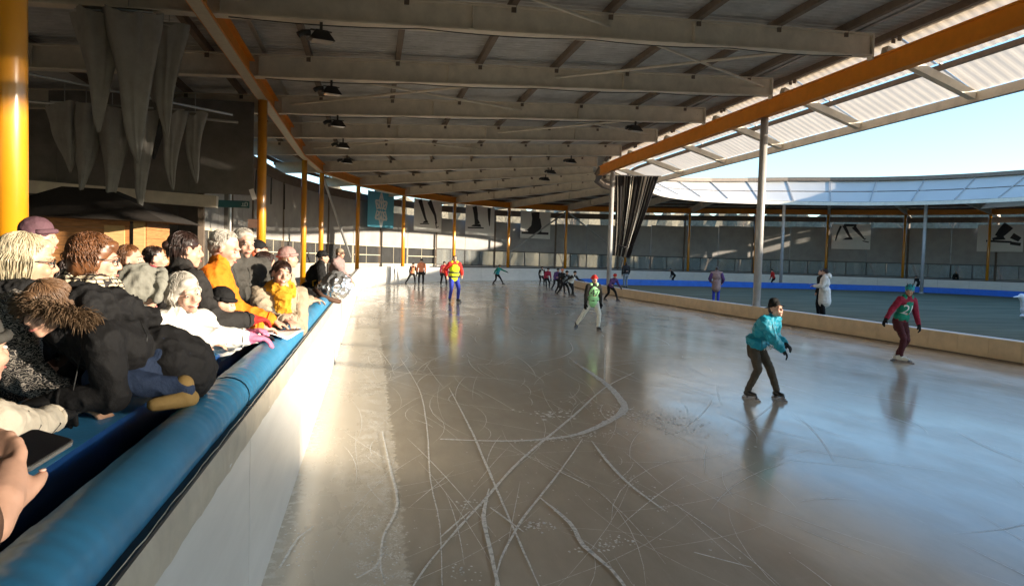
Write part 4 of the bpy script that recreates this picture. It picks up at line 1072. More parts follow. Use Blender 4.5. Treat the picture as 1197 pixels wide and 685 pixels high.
    # ---- hats
    if hat:
        ht, hm = hat
        if ht in ('beanie', 'pom', 'headband'):
            b = Blob(); b.e(hp(0, -.016, .050), (.086*k, .104*k, .086*k), hr)
            o = bake(b, 'hat', M[hm], root, max(vox*0.8, 0.008), 3, 0.004, 0.02)
            m_ = MB(); pts = [hp(.088*cos(t), -.014+.106*sin(t), .030+.012*sin(t)) for t in np.linspace(0, 2*pi, 25)]; m_.tube(pts, .016*k, 8); m_.build('brim_band', M[hm], o, True)
            if ht == 'pom':
                bb = Blob(); bb.e(hp(0, -.02, .150), (.036*k,)*3); bake(bb, 'pompom', M[hm], o, 0.008, 1, 0.015, 0.012)
        elif ht == 'cap':
            b = Blob(); b.e(hp(0, -.014, .050), (.083*k, .101*k, .075*k), hr); o = bake(b, 'cap', M[hm], root, max(vox*0.8, 0.008), 3)
            m_ = MB(); rows = [[hp(.07*sin(t)*rr2, .07+.075*cos(t)*rr2*(1 if rr2 > .5 else 0.3), .048-.012*rr2) for t in np.linspace(-1.3, 1.3, 9)] for rr2 in (0.2, 1.0)]
            grid_mesh(m_, rows); m_.build('visor', M[hm], o, True)
        elif ht == 'hat':
            b = Blob(); b.e(hp(0, -.012, .060), (.080*k, .094*k, .080*k), hr); b.c(hp(-.02, -.01, .11), hp(.02, -.01, .11), .06*k, .06*k); o = bake(b, 'hat', M[hm], root, max(vox*0.8, 0.008), 3)
            m_ = MB(); rows = [[hp(rr2*.086*cos(t), -.012+rr2*.105*sin(t), .042-.010*(rr2-1)) for t in np.linspace(0, 2*pi, 25)] for rr2 in (0.9, 1.42)]; grid_mesh(m_, rows); m_.build('hat_brim', M[hm], o, True)
        elif ht == 'helmet':
            b = Blob(); b.e(hp(0, -.014, .048), (.094*k, .116*k, .090*k), hr); o = bake(b, 'helmet', M[hm], root, max(vox*0.8, 0.008), 2)
            m_ = MB()
            for sx in (-.045, 0, .045): m_.tube([hp(sx, .085, .085), hp(sx, .0, .140), hp(sx, -.085, .095)], .007*k, 6)
            m_.build('vent_rib', M['black'], o, True)
            m_ = MB(); m_.tube([hp(-.075, 0, .0), hp(-.05, .02, -.09), hp(0, .045, -.115), hp(.05, .02, -.09), hp(.075, 0, .0)], .005*k, 5); m_.build('chin_strap', M['black'], o, True)
    if glasses:
        m_ = MB()
        for sx in (-1, 1):
            pts = [hp(sx*.032+.023*cos(t), .0975-.006*abs(cos(t)), .003+.017*sin(t)) for t in np.linspace(0, 2*pi, 15)]; m_.tube(pts, .0022*k, 5)
            m_.tube([hp(sx*.055, .090, .008), hp(sx*.079, .04, .010), hp(sx*.082, -.015, .004)], .0022*k, 5)
        m_.tube([hp(-.010, .099, .006), hp(.010, .099, .006)], .002*k, 5); m_.build('glasses', M['black'], root, True)
        if glasses == 'sun':
            m_ = MB()
            for sx in (-1, 1): m_.add([hp(sx*.032+.022*cos(t), .0965, .003+.016*sin(t)) for t in np.linspace(0, 2*pi, 12, endpoint=False)], [tuple(range(12))])
            m_.build('dark_lens', M['black_gloss'], root)
    # ---- jacket
    B_ = bulk; b = Blob()
    bot = P0-up*coat*Hh*0.6-Vector((0, 0, coat*Hh*0.4))
    RT = Matrix((rt_, fw, up)).transposed()
    b.e(P0+up*0.045*Hh, (0.106*Hh*B_, 0.078*Hh*B_, 0.075*Hh), RT); b.e(chest, (0.104*Hh*B_, 0.080*Hh*B_, 0.105*Hh), RT); b.e(chest+up*0.055*Hh, (0.108*Hh*B_, 0.072*Hh*B_, 0.075*Hh), RT)
    b.c(sh[0]-up*0.008*Hh+rt_*0.01*Hh, sh[1]-up*0.008*Hh-rt_*0.01*Hh, 0.046*Hh*B_, 0.046*Hh*B_); b.c(sh[0].lerp(neck, .45), neck-up*0.010*Hh, .035*Hh*B_, .040*Hh); b.c(sh[1].lerp(neck, .45), neck-up*0.010*Hh, .035*Hh*B_, .040*Hh)
    if coat: b.c(P0+up*0.03*Hh, bot, 0.090*Hh*B_, 0.100*Hh*B_); b.e(bot-Vector((0, 0, 0.03*Hh)), (0.105*Hh*B_, 0.088*Hh*B_, 0.02*Hh))
    if collar: b.c(neck-up*0.02*Hh, neck+up*0.016*Hh, 0.045*Hh, 0.042*Hh)
    for q in (0, 1):
        s_, e, w = arm[q]; b.chain([s_, e, w-(w-e).normalized()*0.012*Hh], [0.045*Hh*B_, 0.037*Hh*B_, 0.027*Hh*B_])
    jo = bake(b, 'jacket', M[top], root, vox, 3, fl, 0.075, True)
    if sleeve:
        b = Blob()
        for q in (0, 1):
            s_, e, w = arm[q]; b.chain([s_.lerp(e, .15), e, w-(w-e).normalized()*0.012*Hh], [0.047*Hh*B_, 0.039*Hh*B_, 0.029*Hh*B_])
        bake(b, 'sleeve', M[sleeve], root, vox, 3, fl, 0.075, True)
    if glove:
        for q in (0, 1):
            gm = glove if isinstance(glove, str) else glove[q]
            b = Blob(); s_, e, w = arm[q]
            hd_ = (w-e).normalized() if palm_dir is None or palm_dir[q] is None else Vector(palm_dir[q])
            hand_prims(b, w, hd_, palm[q], (-1, 1)[q], Hh/1.7*1.05*(1.12 if Hh < 1.5 else 1), curl, grow=1.25); b.c(w-(w-e).normalized()*0.03*Hh, w+(w-e).normalized()*0.01, 0.026*Hh, 0.024*Hh)
            bake(b, 'glove', M[gm], root, max(0.006, vox*0.7), 2)
    # ---- trousers, shoes
    b = Blob(); b.e(P0-up*0.0, (0.094*Hh, 0.070*Hh, 0.065*Hh), RT)
    for q in (0, 1):
        h_, kn, a = leg[q]; b.chain([h_, kn, a+Vector((0, 0, 0.008*Hh))], [0.058*Hh, 0.041*Hh, 0.031*Hh]); b.e(h_.lerp(kn, .25)-fw*0.012*Hh, (0.056*Hh, 0.058*Hh, 0.09*Hh))
    bake(b, 'trousers', M[trous], root, vox*1.1, 3, 0.006, 0.07, True)
    for q in (0, 1):
        a = leg[q][2]; ang = radians(fang[q]); fd = Vector((sin(-ang), cos(ang), 0)); b = Blob(); dn = a-Vector((0, 0, 0.045*Hh))
        tilt = 0
        b.c(a+Vector((0, 0, 0.02*Hh)), dn+Vector((0, 0, 0.03)), 0.031*Hh, 0.030*Hh); b.c(dn+Vector((0, 0, 0.026))-fd*0.02*Hh, dn+Vector((0, 0, 0.022))+fd*0.095*Hh, 0.028*Hh, 0.020*Hh); b.e(dn+Vector((0, 0, 0.024))+fd*0.075*Hh, (0.026*Hh, 0.035*Hh, 0.018*Hh))
        so_ = bake(b, 'skate' if skates else 'shoe', M[shoe], root, max(vox*0.8, 0.008), 2)
        if skates:
            m_ = MB(); z0 = dn.z; c_ = dn+fd*0.04*Hh
            m_.bar(Vector((c_.x, c_.y, z0-lift+0.012))-fd*0.115*Hh, Vector((c_.x, c_.y, z0-lift+0.012))+fd*0.135*Hh, 0.005, 0.022)
            for o_ in (-0.055, 0.065): m_.bar(Vector((c_.x, c_.y, z0-lift+0.02))+fd*o_*Hh, Vector((c_.x, c_.y, z0+0.012))+fd*o_*Hh, 0.03, 0.045, up=(1, 0, 0))
            m_.bar(Vector((c_.x, c_.y, z0-lift+0.034))-fd*0.10*Hh, Vector((c_.x, c_.y, z0-lift+0.034))+fd*0.11*Hh, 0.014, 0.014)
            m_.build('blade', M['steel_blade'], so_)
    # ---- scarf, bib, hood
    if scarf:
        b = Blob()
        for t in np.linspace(0, 2*pi, 11)[:-1]:
            t2 = t+2*pi/10; f1 = 0.050*Hh
            b.c(neck+up*(0.006*Hh+0.012*Hh*sin(t*2))+rt_*f1*cos(t)+fw*(f1*sin(t)+0.01), neck+up*(0.006*Hh+0.012*Hh*sin(t2*2))+rt_*f1*cos(t2)+fw*(f1*sin(t2)+0.01), 0.028*Hh, 0.028*Hh)
        b.c(neck+fw*0.05*Hh, chest+fw*0.075*Hh+up*0.03*Hh, 0.034*Hh, 0.045*Hh)
        if scarf[0] == 'big': b.c(neck+fw*0.055*Hh-up*0.02*Hh, chest+fw*0.080*Hh-up*0.03*Hh, 0.042*Hh, 0.020*Hh)
        bake(b, 'scarf', M[scarf[1]], root, max(vox*0.8, 0.007), 2, 0.016, 0.045, True)
    bo = None
    if bib:
        b = Blob(); b.e(P0+up*0.06*Hh, (0.112*Hh*B_, 0.084*Hh*B_, 0.085*Hh), RT); b.e(chest, (0.109*Hh*B_, 0.085*Hh*B_, 0.105*Hh), RT); b.e(chest+up*0.05*Hh, (0.098*Hh*B_, 0.078*Hh*B_, 0.075*Hh), RT)
        for q in (0, 1): b.c(chest+up*0.06*Hh+rt_*(-1, 1)[q]*0.05*Hh, sh[q].lerp(neck, .5)+up*0.022*Hh, 0.05*Hh*B_, 0.034*Hh*B_)
        if bib[0] == 'long': b.e(P0-up*0.02*Hh, (0.112*Hh, 0.090*Hh, 0.08*Hh), RT)
        bo = bake(b, 'bib', M[bib[1]], root, vox, 3, 0.005, 0.08, True)
        if stripes:
            for zf in stripes[1]:
                m_ = MB(); cc = P0+up*zf*Hh; pts = [cc+rt_*0.116*Hh*B_*cos(t)+fw*0.089*Hh*B_*sin(t) for t in np.linspace(0, 2*pi, 25)]
                rows = [[p-up*0.014*Hh, p+up*0.014*Hh] for p in pts]; grid_mesh(m_, rows); m_.build('reflective_band', M[stripes[0]], bo, True)
    if hood:
        hmode, hm = hood; b = Blob()
        if hmode == 'up':
            b.e(hp(0, -.025, .03), (.105*k, .118*k, .115*k), hr); b.chain([hp(0, -.06, -.02), neck-fw*0.035*Hh], [.10*k, .085*k])
            for t in np.linspace(-0.5, pi+0.5, 9)[:-1]:
                t2 = t+(pi+1)/8; b.c(hp(.098*cos(t), .065, .02+.105*sin(t)), hp(.098*cos(t2), .065, .02+.105*sin(t2)), .022*k, .022*k)
        else:
            b.e(neck-fw*0.075*Hh-up*0.0*Hh, (0.085*Hh, 0.05*Hh, 0.06*Hh), RT); b.c(neck-fw*0.05*Hh-rt_*0.05*Hh, neck-fw*0.05*Hh+rt_*0.05*Hh, 0.035*Hh, 0.035*Hh)
        bake(b, 'hood', M[hm], root, vox, 3, 0.014, 0.06, True)
    info = dict(root=root, P0=P0, up=up, rt=rt_, fw=fw, chest=chest, neck=neck, hp=hp, hr=hr, k=k, H=Hh, arm=arm, leg=leg, bib=bo, jacket=jo, toL=toL, sh=sh)
    info['bulk'] = B_
    if vox <= 0.010: CLOTH.append(info)
    if number: NUMS.append((info, number, number_m))
    return info
NUMS = []; CLOTH = []
def add_numbers():
    for info, txt, mm in NUMS:
        src = info['bib'] or info['jacket']
        cu = bpy.data.curves.new('num', 'FONT'); cu.body = txt; cu.align_x = 'CENTER'; cu.align_y = 'CENTER'; cu.size = 0.19*info['H']/1.4; cu.space_character = 0.95
        ob = bpy.data.objects.new('num_tmp', cu); COL.objects.link(ob)
        dg = bpy.context.evaluated_depsgraph_get(); dg.update()
        me = bpy.data.meshes.new_from_object(ob.evaluated_get(dg)); bpy.data.objects.remove(ob)
        bm = bmesh.new(); bm.from_mesh(me); bmesh.ops.triangulate(bm, faces=bm.faces)
        for _ in range(2): bmesh.ops.subdivide_edges(bm, edges=[e for e in bm.edges if e.calc_length() > 0.02], cuts=1)
        bmesh.ops.triangulate(bm, faces=bm.faces)
        bvh = BVHTree.FromPolygons([v.co.copy() for v in src.data.vertices], [tuple(p.vertices) for p in src.data.polygons])
        up, rt_, fw, ch = info['up'], info['rt'], info['fw'], info['chest']
        for v in bm.verts:
            o = ch-up*0.02*info['H']-rt_*v.co.x*1.25+up*v.co.y*1.3+fw*0.6
            h = bvh.ray_cast(o, -fw)
            v.co = (h[0]+fw*0.005) if h[0] is not None else (o-fw*0.5)
        bm.to_mesh(me); bm.free(); me.materials.clear(); me.materials.append(M[mm])
        link('number_print', me, src)

F = lambda n: 'fabric_'+n
# ------------------------------------------------------------------ spectators behind the barrier
GS = 'spectators leaning on the padded barrier'
N = 0.0075
person('white blond woman with glasses in a black and white patterned jacket', 24, 1.66, head_w=(-1.34, 3.22, 1.68), lean=14, head=(0, 4, 0),
       hands_w=[(-0.98, 3.30, 1.20), (-1.00, 2.80, 1.20)], top='zebra', hair=('soft', 'hair_blond'), glasses=True, skin='skin_tan', vox=N, bulk=1.12, scarf=('s', F('black')), seed=3, group=GS, folds=0.014, trous=F('black'))
person('woman with thick curly brown hair, glasses and a beige checked scarf', 14, 1.68, head_w=(-1.22, 3.60, 1.69), lean=12, head=(0, 6, 0), hands_w=[(-0.92, 3.7, 1.22), (-0.95, 3.35, 1.22)],
       top=F('brown'), hair=('curly', 'hair_brown'), glasses=True, skin='skin_pink', vox=N, scarf=('s', 'check'), seed=5, group=GS)
kid = person('child in a black fur-hooded parka kneeling on the bumper, tan boot showing', 225, 1.22, loc=(-0.80, 3.05, 0.12), pel_w=(-0.77, 3.06, 1.31), lean=70, head=(10, 20, 0), hs=1.12,
       hands_w=[(-1.05, 2.72, 1.22), (-1.15, 3.0, 1.22)], feet_w=[(-0.67, 2.86, 1.17), (-0.95, 3.30, 1.17)], knees=((-0.3, 1, -0.3), (0.3, 1, -0.3)), top=F('black'), trous=F('jeans'), shoe=F('boot'), hair=('bob', 'hair_light_brown'),
       vox=N, bulk=1.22, seed=8, group=GS, folds=0.012, coat=0.045, glove=F('black'))
# fur trimmed hood lying behind the child's neck
b = Blob(); ne, up_, rt, fw = kid['neck'], kid['up'], kid['rt'], kid['fw']
b.e(ne-fw*0.085+up_*0.0, (0.125, 0.07, 0.10)); b.chain([ne-fw*0.09-up_*0.02, ne-fw*0.125-up_*0.12, ne-fw*0.14-up_*0.27], [0.095, 0.08, 0.03])
bake(b, 'hood', M[F('black')], kid['root'], 0.008, 3, 0.016, 0.06, True)
rf = random.Random(2); mb = MB()
for _ in range(2600):
    t = rf.uniform(-0.35, pi+0.35); c0 = ne-fw*(0.055-0.0*t)+rt*0.125*cos(t)*1.0+up_*(0.045+0.105*sin(t)); o_ = (rt*cos(t)+up_*sin(t)+fw*rf.uniform(-0.6, 0.9)+Vector((rf.gauss(0, .3), rf.gauss(0, .3), rf.gauss(0, .3)))).normalized()
    p0 = c0+Vector((rf.gauss(0, .012), rf.gauss(0, .012), rf.gauss(0, .012))); mb.tube([p0, p0+o_*0.022, p0+o_*0.040+Vector((0, 0, -0.008))], [0.0022, 0.0018, 0.0004], 3, cap=False)
mb.build('fur_trim', M['fur'], kid['root'], True)
person('person hunched in a grey olive hooded coat beside the checked scarf', 25, 1.62, head_w=(-1.12, 3.92, 1.54), lean=28, head=(0, 18, 0), hands_w=[(-0.9, 4.15, 1.22), (-0.9, 3.8, 1.22)],
       top=F('olivegrey'), hood=('up', F('olivegrey')), vox=0.009, bulk=1.2, seed=9, group=GS, hair=('short', 'hair_dark'))
person('smiling older woman with short white hair in a white jacket, pink gloves on the bumper', -38, 1.62, head_w=(-0.97, 4.14, 1.515), lean=30, head=(-8, 6, 14), hands_w=[(-0.70, 4.42, 1.26), (-0.66, 4.22, 1.27)],
       top=F('white'), hair=('soft', 'hair_silver'), smile=True, skin='skin_pink', vox=N, bulk=1.12, glove=F('pink'), seed=12, group=GS, folds=0.013)
person('woman with dark tied-back hair in a dark brown jacket, red gloved arm reaching out', 42, 1.70, head_w=(-1.14, 4.90, 1.745), lean=16, head=(-14, 4, 0), hands_w=[(-0.95, 5.25, 1.3), (-0.74, 4.80, 1.32)],
       top=F('charcoal'), hair=('bun', 'hair_dark'), skin='skin', vox=0.008, bulk=1.12, glove=F('red'), seed=13, group=GS)
person('grey haired man in a bright orange jacket looking down over the barrier', 8, 1.74, head_w=(-0.96, 5.18, 1.765), lean=18, head=(-10, 20, 0), hands_w=[(-0.70, 5.5, 1.25), (-0.72, 5.05, 1.25)],
       top=F('orange'), hair=('man', 'hair_silver'), skin='skin_pink', vox=0.008, bulk=1.22, seed=14, group=GS, folds=0.014)
person('child in a round black beanie in front of the orange jacketed man', 0, 1.28, head_w=(-0.885, 4.72, 1.43), lean=12, hs=1.05, head=(0, 15, 0), hands_w=[(-0.7, 5.2, 1.2), (-0.7, 4.9, 1.2)],
       top=F('white'), hat=('beanie', F('black')), vox=0.010, seed=15, group=GS, floor=0.3, glove=F('black'))
person('older grey haired man in a dark grey jacket facing this way', -48, 1.78, head_w=(-1.02, 6.30, 1.815), lean=10, head=(-5, 10, 0), hands_w=[(-0.75, 6.4, 1.22), (-0.75, 6.1, 1.22)],
       top=F('darkgrey'), hair=('man', 'hair_silver'), skin='skin_pink', vox=0.009, bulk=1.15, seed=16, group=GS)
person('person in a dark cap and rusty red jacket behind the grey haired man', 0, 1.66, head_w=(-1.15, 8.0, 1.76), lean=10, hands_w=[(-0.75, 7.4, 1.22), (-0.75, 7.0, 1.22)], top=F('coral'), hat=('cap', F('black')), hair=('bob', 'hair_red'), vox=0.012, seed=17, group=GS, detail=1)
person('black haired person in a black coat seen from behind, next to the mustard scarf', 40, 1.60, head_w=(-0.97, 7.2, 1.64), lean=18, hands_w=[(-0.72, 6.9, 1.22), (-0.7, 6.6, 1.22)], top=F('black'), hair=('bob', 'hair_dark'), vox=0.012, seed=18, group=GS)
person('smiling woman in a beige coat with a big mustard yellow scarf', -62, 1.64, head_w=(-0.71, 6.2, 1.57), lean=22, head=(-6, 2, -8), hands_w=[(-0.62, 6.1, 1.22), (-0.64, 5.8, 1.22)],
       top=F('tan'), hair=('tied', 'hair_dark'), smile=True, skin='skin_pink', vox=0.008, bulk=1.15, scarf=('big', F('mustard')), seed=19, group=GS)
person('person in a dusty pink knitted hat and tan coat behind the mustard scarf woman', 20, 1.68, head_w=(-0.85, 8.0, 1.69), lean=16, hands_w=[(-0.62, 8.3, 1.24), (-0.62, 8.0, 1.24)], top=F('tan'), hat=('beanie', F('dustyrose')), hair=('bob', 'hair_light_brown'), vox=0.012, seed=20, group=GS)
s12 = person('person bundled in a black jacket with crossed yellow straps, beside the far yellow posts', 10, 1.72, head_w=(-0.83, 13.4, 1.68), lean=22, hands_w=[(-0.6, 13.7, 1.15), (-0.6, 13.2, 1.15)], top=F('black'), hat=('beanie', F('black')), vox=0.013, bulk=1.25, seed=21, group=GS)
mb = MB(); c = s12['chest']; f_, r_, u_ = s12['fw'], s12['rt'], s12['up']
mb.tube([c-r_*.16+u_*.14+f_*.10, c-r_*.05+f_*.19, c+r_*.1-u_*.12+f_*.18], 0.014, 6); mb.tube([c+r_*.2-u_*.02+f_*.05, c+r_*.22-u_*.1-f_*.03, c+r_*.16-u_*.18+f_*.02], 0.014, 6); mb.tube([c+r_*.16+u_*.14+f_*.10, c+r_*.21+u_*.0+f_*.06, c+r_*.2-u_*.16+f_*.06], 0.013, 6)
mb.build('strap', M[F('mustard')], s12['root'])
person('person in a brown jacket, light cap and sunglasses at the far end of the crowd', -20, 1.70, head_w=(-0.66, 16.6, 1.76), lean=14, head=(-8, 0, 0), hands_w=[(-0.42, 16.9, 1.16), (-0.40, 16.4, 1.16)], top=F('mauve'), hat=('cap', F('tan')), glasses='sun', hair=('short', 'hair_brown'), vox=0.011, bulk=1.1, seed=22, group=GS)
person('person in a mauve knitted hat standing behind the white blond woman', 20, 1.74, head_w=(-2.06, 5.1, 1.80), lean=4, top=F('charcoal'), hat=('beanie', F('plum')), hair=('short', 'hair_brown'), vox=0.012, seed=23, group=GS)
person('dark haired person mostly hidden left of the curly haired woman', 15, 1.56, head_w=(-1.66, 4.6, 1.57), lean=6, top=F('dustyrose'), hair=('bob', 'hair_dark'), vox=0.012, seed=24, group=GS)
person('bare headed person whose pale face shows right of the curly haired woman', -5, 1.66, head_w=(-1.78, 5.96, 1.66), lean=5, top=F('darkgrey'), hair=('short', 'hair_brown'), skin='skin_pink', vox=0.012, seed=25, group=GS)
person('person in a dark red coat in the shade left of the tied dark hair', 5, 1.66, head_w=(-1.88, 6.99, 1.66), lean=5, top=F('maroon'), hair=('short', 'hair_dark'), skin='skin_pink', vox=0.012, seed=26, group=GS)
person('child with long pale blond hair and cream sleeves at the left frame edge', 60, 1.36, head_w=(-0.99, 2.06, 1.48), lean=16, hs=1.12, hands_w=[(-1.1, 2.5, 1.22), (-0.93, 2.56, 1.205)], top=F('cream'), hat=('beanie', F('darkgrey')), hair=('long', 'hair_blond'), vox=N, seed=27, group=GS, floor=0.12, glove=F('black'))
PHONE_HAND = [([(-0.530, 1.160, 1.341), (-0.540, 1.200, 1.362)], [0.027, 0.032]), ([(-0.540, 1.200, 1.362), (-0.560, 1.278, 1.385)], [0.034, 0.026]), ([(-0.566, 1.205, 1.360), (-0.585, 1.285, 1.382)], [0.026, 0.020]),
    ([(-0.535, 1.205, 1.352), (-0.528, 1.258, 1.358), (-0.524, 1.288, 1.366), (-0.524, 1.312, 1.372)], [0.019, 0.0145, 0.0125, 0.0085]),
    ([(-0.548, 1.268, 1.384), (-0.556, 1.307, 1.410), (-0.570, 1.328, 1.424), (-0.586, 1.338, 1.424)], [0.013, 0.0115, 0.010, 0.008]),
    ([(-0.562, 1.286, 1.384), (-0.574, 1.325, 1.416), (-0.588, 1.345, 1.430), (-0.604, 1.354, 1.430)], [0.013, 0.0118, 0.0102, 0.008]),
    ([(-0.579, 1.298, 1.386), (-0.593, 1.338, 1.419), (-0.606, 1.356, 1.431), (-0.622, 1.364, 1.430)], [0.0125, 0.011, 0.0098, 0.0078]),
    ([(-0.594, 1.290, 1.384), (-0.610, 1.330, 1.412), (-0.624, 1.350, 1.424), (-0.636, 1.358, 1.424)], [0.011, 0.0095, 0.0085, 0.007])]
PHONE_P = person('person out of frame at the lower left whose hand holds a black phone', 62, 1.80, loc=(-0.93, 0.66, 0.12), lean=9, hands=None, hands_w=[(-1.1, 1.1, 1.25), (-0.530, 1.160, 1.340)], no_hand=1, extra_w=PHONE_HAND, top=F('brown'), hair=('short', 'hair_dark'), vox=0.0048, seed=28, group=GS,
       palm=((0, 0, -1), (0.15, 0.0, 1)), palm_dir=(None, Vector((0.02, 0.99, 0.10))), curl=30, elbow=((-0.5, -0.6, -0.7), (0.9, -0.2, -0.6)))
m_ = MB(); V_ = ICO1[0]*np.array((0.0065, 0.008, 0.0025)); m_.add(V_+np.array((-0.5225, 1.306, 1.3815)), ICO1[1])
nl = m_.build('thumb_nail', mat('nail', (0.72, 0.46, 0.38), 0.25), PHONE_P['root'], True); nl.matrix_parent_inverse = (Matrix.Translation(PHONE_P['root'].location) @ Matrix.Rotation(radians(62)-pi/2, 4, 'Z')).inverted()
# phone
A_, AB, AC = Vector((-0.535, 1.475, 1.385)), Vector((-0.017, -0.152, -0.010)), Vector((-0.074, 0.006, 0.022))
nn_ = AB.cross(AC).normalized(); nn_ = nn_ if nn_.z > 0 else -nn_
ph_ = thing('phone', 'black smartphone held flat above the cushion at the lower left', 'phone', A_+AB/2+AC/2)
m_ = MB(); h_ = AB.length/2; w_ = AC.length/2; du, dv = AB.normalized(), AC.normalized()
def rrect(hx, hy, r, z): return [du*(sx*(hx-r)+r*cos(t))+dv*(sy*(hy-r)+r*sin(t))+nn_*z for sx, sy, t0 in ((1, 1, 0), (-1, 1, pi/2), (-1, -1, pi), (1, -1, 3*pi/2)) for t in np.linspace(t0, t0+pi/2, 5)]
lo_, hi_ = rrect(h_, w_, .012, -.004), rrect(h_, w_, .012, .004); n_ = len(lo_)
m_.add(lo_+hi_, [tuple(range(n_)), tuple(reversed(range(n_, 2*n_)))]+[(i, i+n_, (i+1) % n_+n_, (i+1) % n_) for i in range(n_)]); m_.build('case', M['silver_edge'], ph_)
m_ = MB(); m_.add(rrect(h_-.003, w_-.003, .010, .0055), [tuple(range(n_))]); m_.build('screen', M['black_gloss'], ph_)

# shiny silver bundle, white sheet on the bumper
sv = thing('silver_bundle', 'round shiny silver bundle lying on the far end of the blue bumper', 'bundle', (-0.46, 10.4, 1.29))
b = Blob(); b.e((0, 0, 0.02), (0.20, 0.26, 0.19)); b.e((-0.12, -0.05, -0.02), (0.12, 0.2, 0.13)); bake(b, 'foil_cover', M['silver_foil'], sv, 0.012, 2, 0.035, 0.11, True)
m_ = MB(); m_.tube([(-0.28, -0.22, -0.02), (-0.16, -0.30, -0.12), (-0.02, -0.27, -0.17), (0.06, -0.2, -0.19)], 0.035, 7); m_.build('strap', M[F('brown')], sv, True)
m_ = MB(); rows = []
for i in range(13):
    t = i/12; row = []
    for j in range(5): row.append((-1.0+0.46*t+0.02*j, 4.95+0.10*j+0.12*t+0.02*sin(i*1.3), 1.20+0.012*sin(i*0.9+j)+(-0.05*max(0, t-0.75)*4*0.5)))
    rows.append(row)
grid_mesh(m_, rows); o = m_.build('paper_sheet', M['paper'], None, True); tag(o, 'crumpled white sheet lying across the bumper below the mustard scarf woman', 'sheet')
sm = o.modifiers.new('t', 'SOLIDIFY'); sm.thickness = 0.003

# ------------------------------------------------------------------ skaters
GK = 'children skating towards the camera'
sk = dict(skates=True, floor=0, shoe='black')
k1 = person('child in a shiny cyan jacket and dark hat skating with bent knees in the foreground', -60, 1.34, loc=(5.11, 8.73, 0.0), lean=30, pel=(0, -0.12, 0.52), head=(-6, -12, 0), hs=1.22, feet=[(-0.15, 0.13, 0), (0.17, -0.10, 0)], fang=(-25, -15),
       hands=[(-0.25, 0.16, 0.74), (-0.03, 0.30, 0.62)], top=F('cyan'), trous=F('trouser_brown'), hat=('hat', F('black')), hair=('short', 'hair_dark'), skin='skin_pink', glove=F('black'), vox=0.009, bulk=1.36, folds=0.024, seed=31, group=GK, **sk)
m_ = MB(); c_ = k1['chest']
for q_ in range(7): m_.tube([k1['P0']+k1['fw']*(0.085+0.012)*1.36*1.34+k1['rt']*(-0.09+0.03*q_)+k1['up']*(0.06+0.02*(q_ % 2)), k1['P0']+k1['fw']*(0.088+0.012)*1.36*1.34+k1['rt']*(-0.075+0.03*q_)+k1['up']*(0.09+0.02*(q_ % 3))], 0.006, 5)
m_.build('print_marks', M['ink_white'], k1['root'])
person('child with teal helmet, green bib number 21 and dark red sleeves by the beige kerb', -84, 1.50, loc=(9.97, 12.14, 0.0), lean=14, side=-4, pel=(0, -0.05, 0.515), head=(-48, 4, 0), hs=1.1, feet=[(-0.02, -0.10, 0), (0.06, 0.06, 0)], fang=(50, 20),
       hands=[(-0.26, 0.16, 0.66), (0.42, 0.02, 0.80)], top=F('maroon'), trous=F('darkred'), hat=('helmet', F('teal')), skin='skin_tan', glove=F('black'), bib=('short', F('green')), number='21', vox=0.010, seed=32, group=GK, skates=True, floor=0, shoe=F('palewhite'))
person('child in a long pale green bib number 47 and dark red hat', -88, 1.40, loc=(5.5, 17.48, 0.0), lean=4, head=(5, 4, 0), hs=1.12, feet=[(-0.12, 0.12, 0), (0.38, -0.16, 0)], fang=(5, -30),
       hands=[(-0.24, -0.10, 0.66), (0.23, 0.06, 0.58)], top=F('charcoal'), trous=F('palewhite'), hat=('beanie', F('red')), skin='skin_tan', glove=F('black'), bib=('long', F('bibgreen')), number='47', number_m='ink', vox=0.013, seed=33, group=GK, **sk)
person('crouching child in a red helmet and purple jacket behind the pale green bib', -70, 1.38, loc=(10.61, 30.96, 0.0), lean=38, pel=(0, -0.15, 0.47), hs=1.12, feet=[(-0.15, 0.2, 0), (0.25, -0.2, 0)], hands=[(-0.60, 0.0, 0.45), (0.1, 0.2, 0.6)],
       top=F('purple'), trous=F('black'), hat=('helmet', F('red')), glove=F('black'), vox=0.022, detail=0, seed=34, group=GK, **sk)
person('adult coach in yellow hi-vis vest, red sleeves and royal blue trousers', -80, 1.84, loc=(3.23, 28.39, 0.0), lean=2, feet=[(-0.18, 0, 0), (0.16, 0.02, 0)], fang=(12, -12), hands=[(-0.28, 0.14, 1.05), (0.30, 0.02, 1.02)],
       top=F('red'), trous=F('royal'), hair=('short', 'hair_dark'), bib=('long', F('hivis')), stripes=('ink', (0.02, 0.11)), vox=0.018, detail=0, seed=35, bulk=1.1, **sk)
def small(lb, xy, face, H, lean, top, trous, hat, seed, feet=((-0.14, 0.16, 0), (0.2, -0.2, 0)), hands=None, bib=None, pel=(0, -0.10, 0.49), group=GK, head=(0, 0, 0), vox=0.026):
    person(lb, face, H, loc=(*xy, 0.0), lean=lean, pel=pel, hs=1.1, feet=list(feet), hands=hands, top=F(top), trous=F(trous), hat=hat, glove=F('black'), bib=bib, vox=vox, detail=0, seed=seed, group=group, head=head, folds=0.006, **sk)
blk = ('beanie', F('black'))
small('child in white bib striding widest at the front of the dark group', (9.61, 34.02), -62, 1.38, 34, 'charcoal', 'black', blk, 41, ((-0.32, -0.30, 0), (0.08, 0.22, 0)), [(-0.40, 0.3, 0.8), (0.25, -0.2, 0.75)], ('short', F('palewhite')))
small('child with pale grey bib just left of the wide striding skater', (9.50, 34.9), -75, 1.36, 32, 'black', 'black', blk, 42, ((-0.15, 0.2, 0), (0.30, -0.2, 0)), [(-0.2, 0.3, 0.6), (0.25, 0.2, 0.65)], ('short', F('greyblue')))
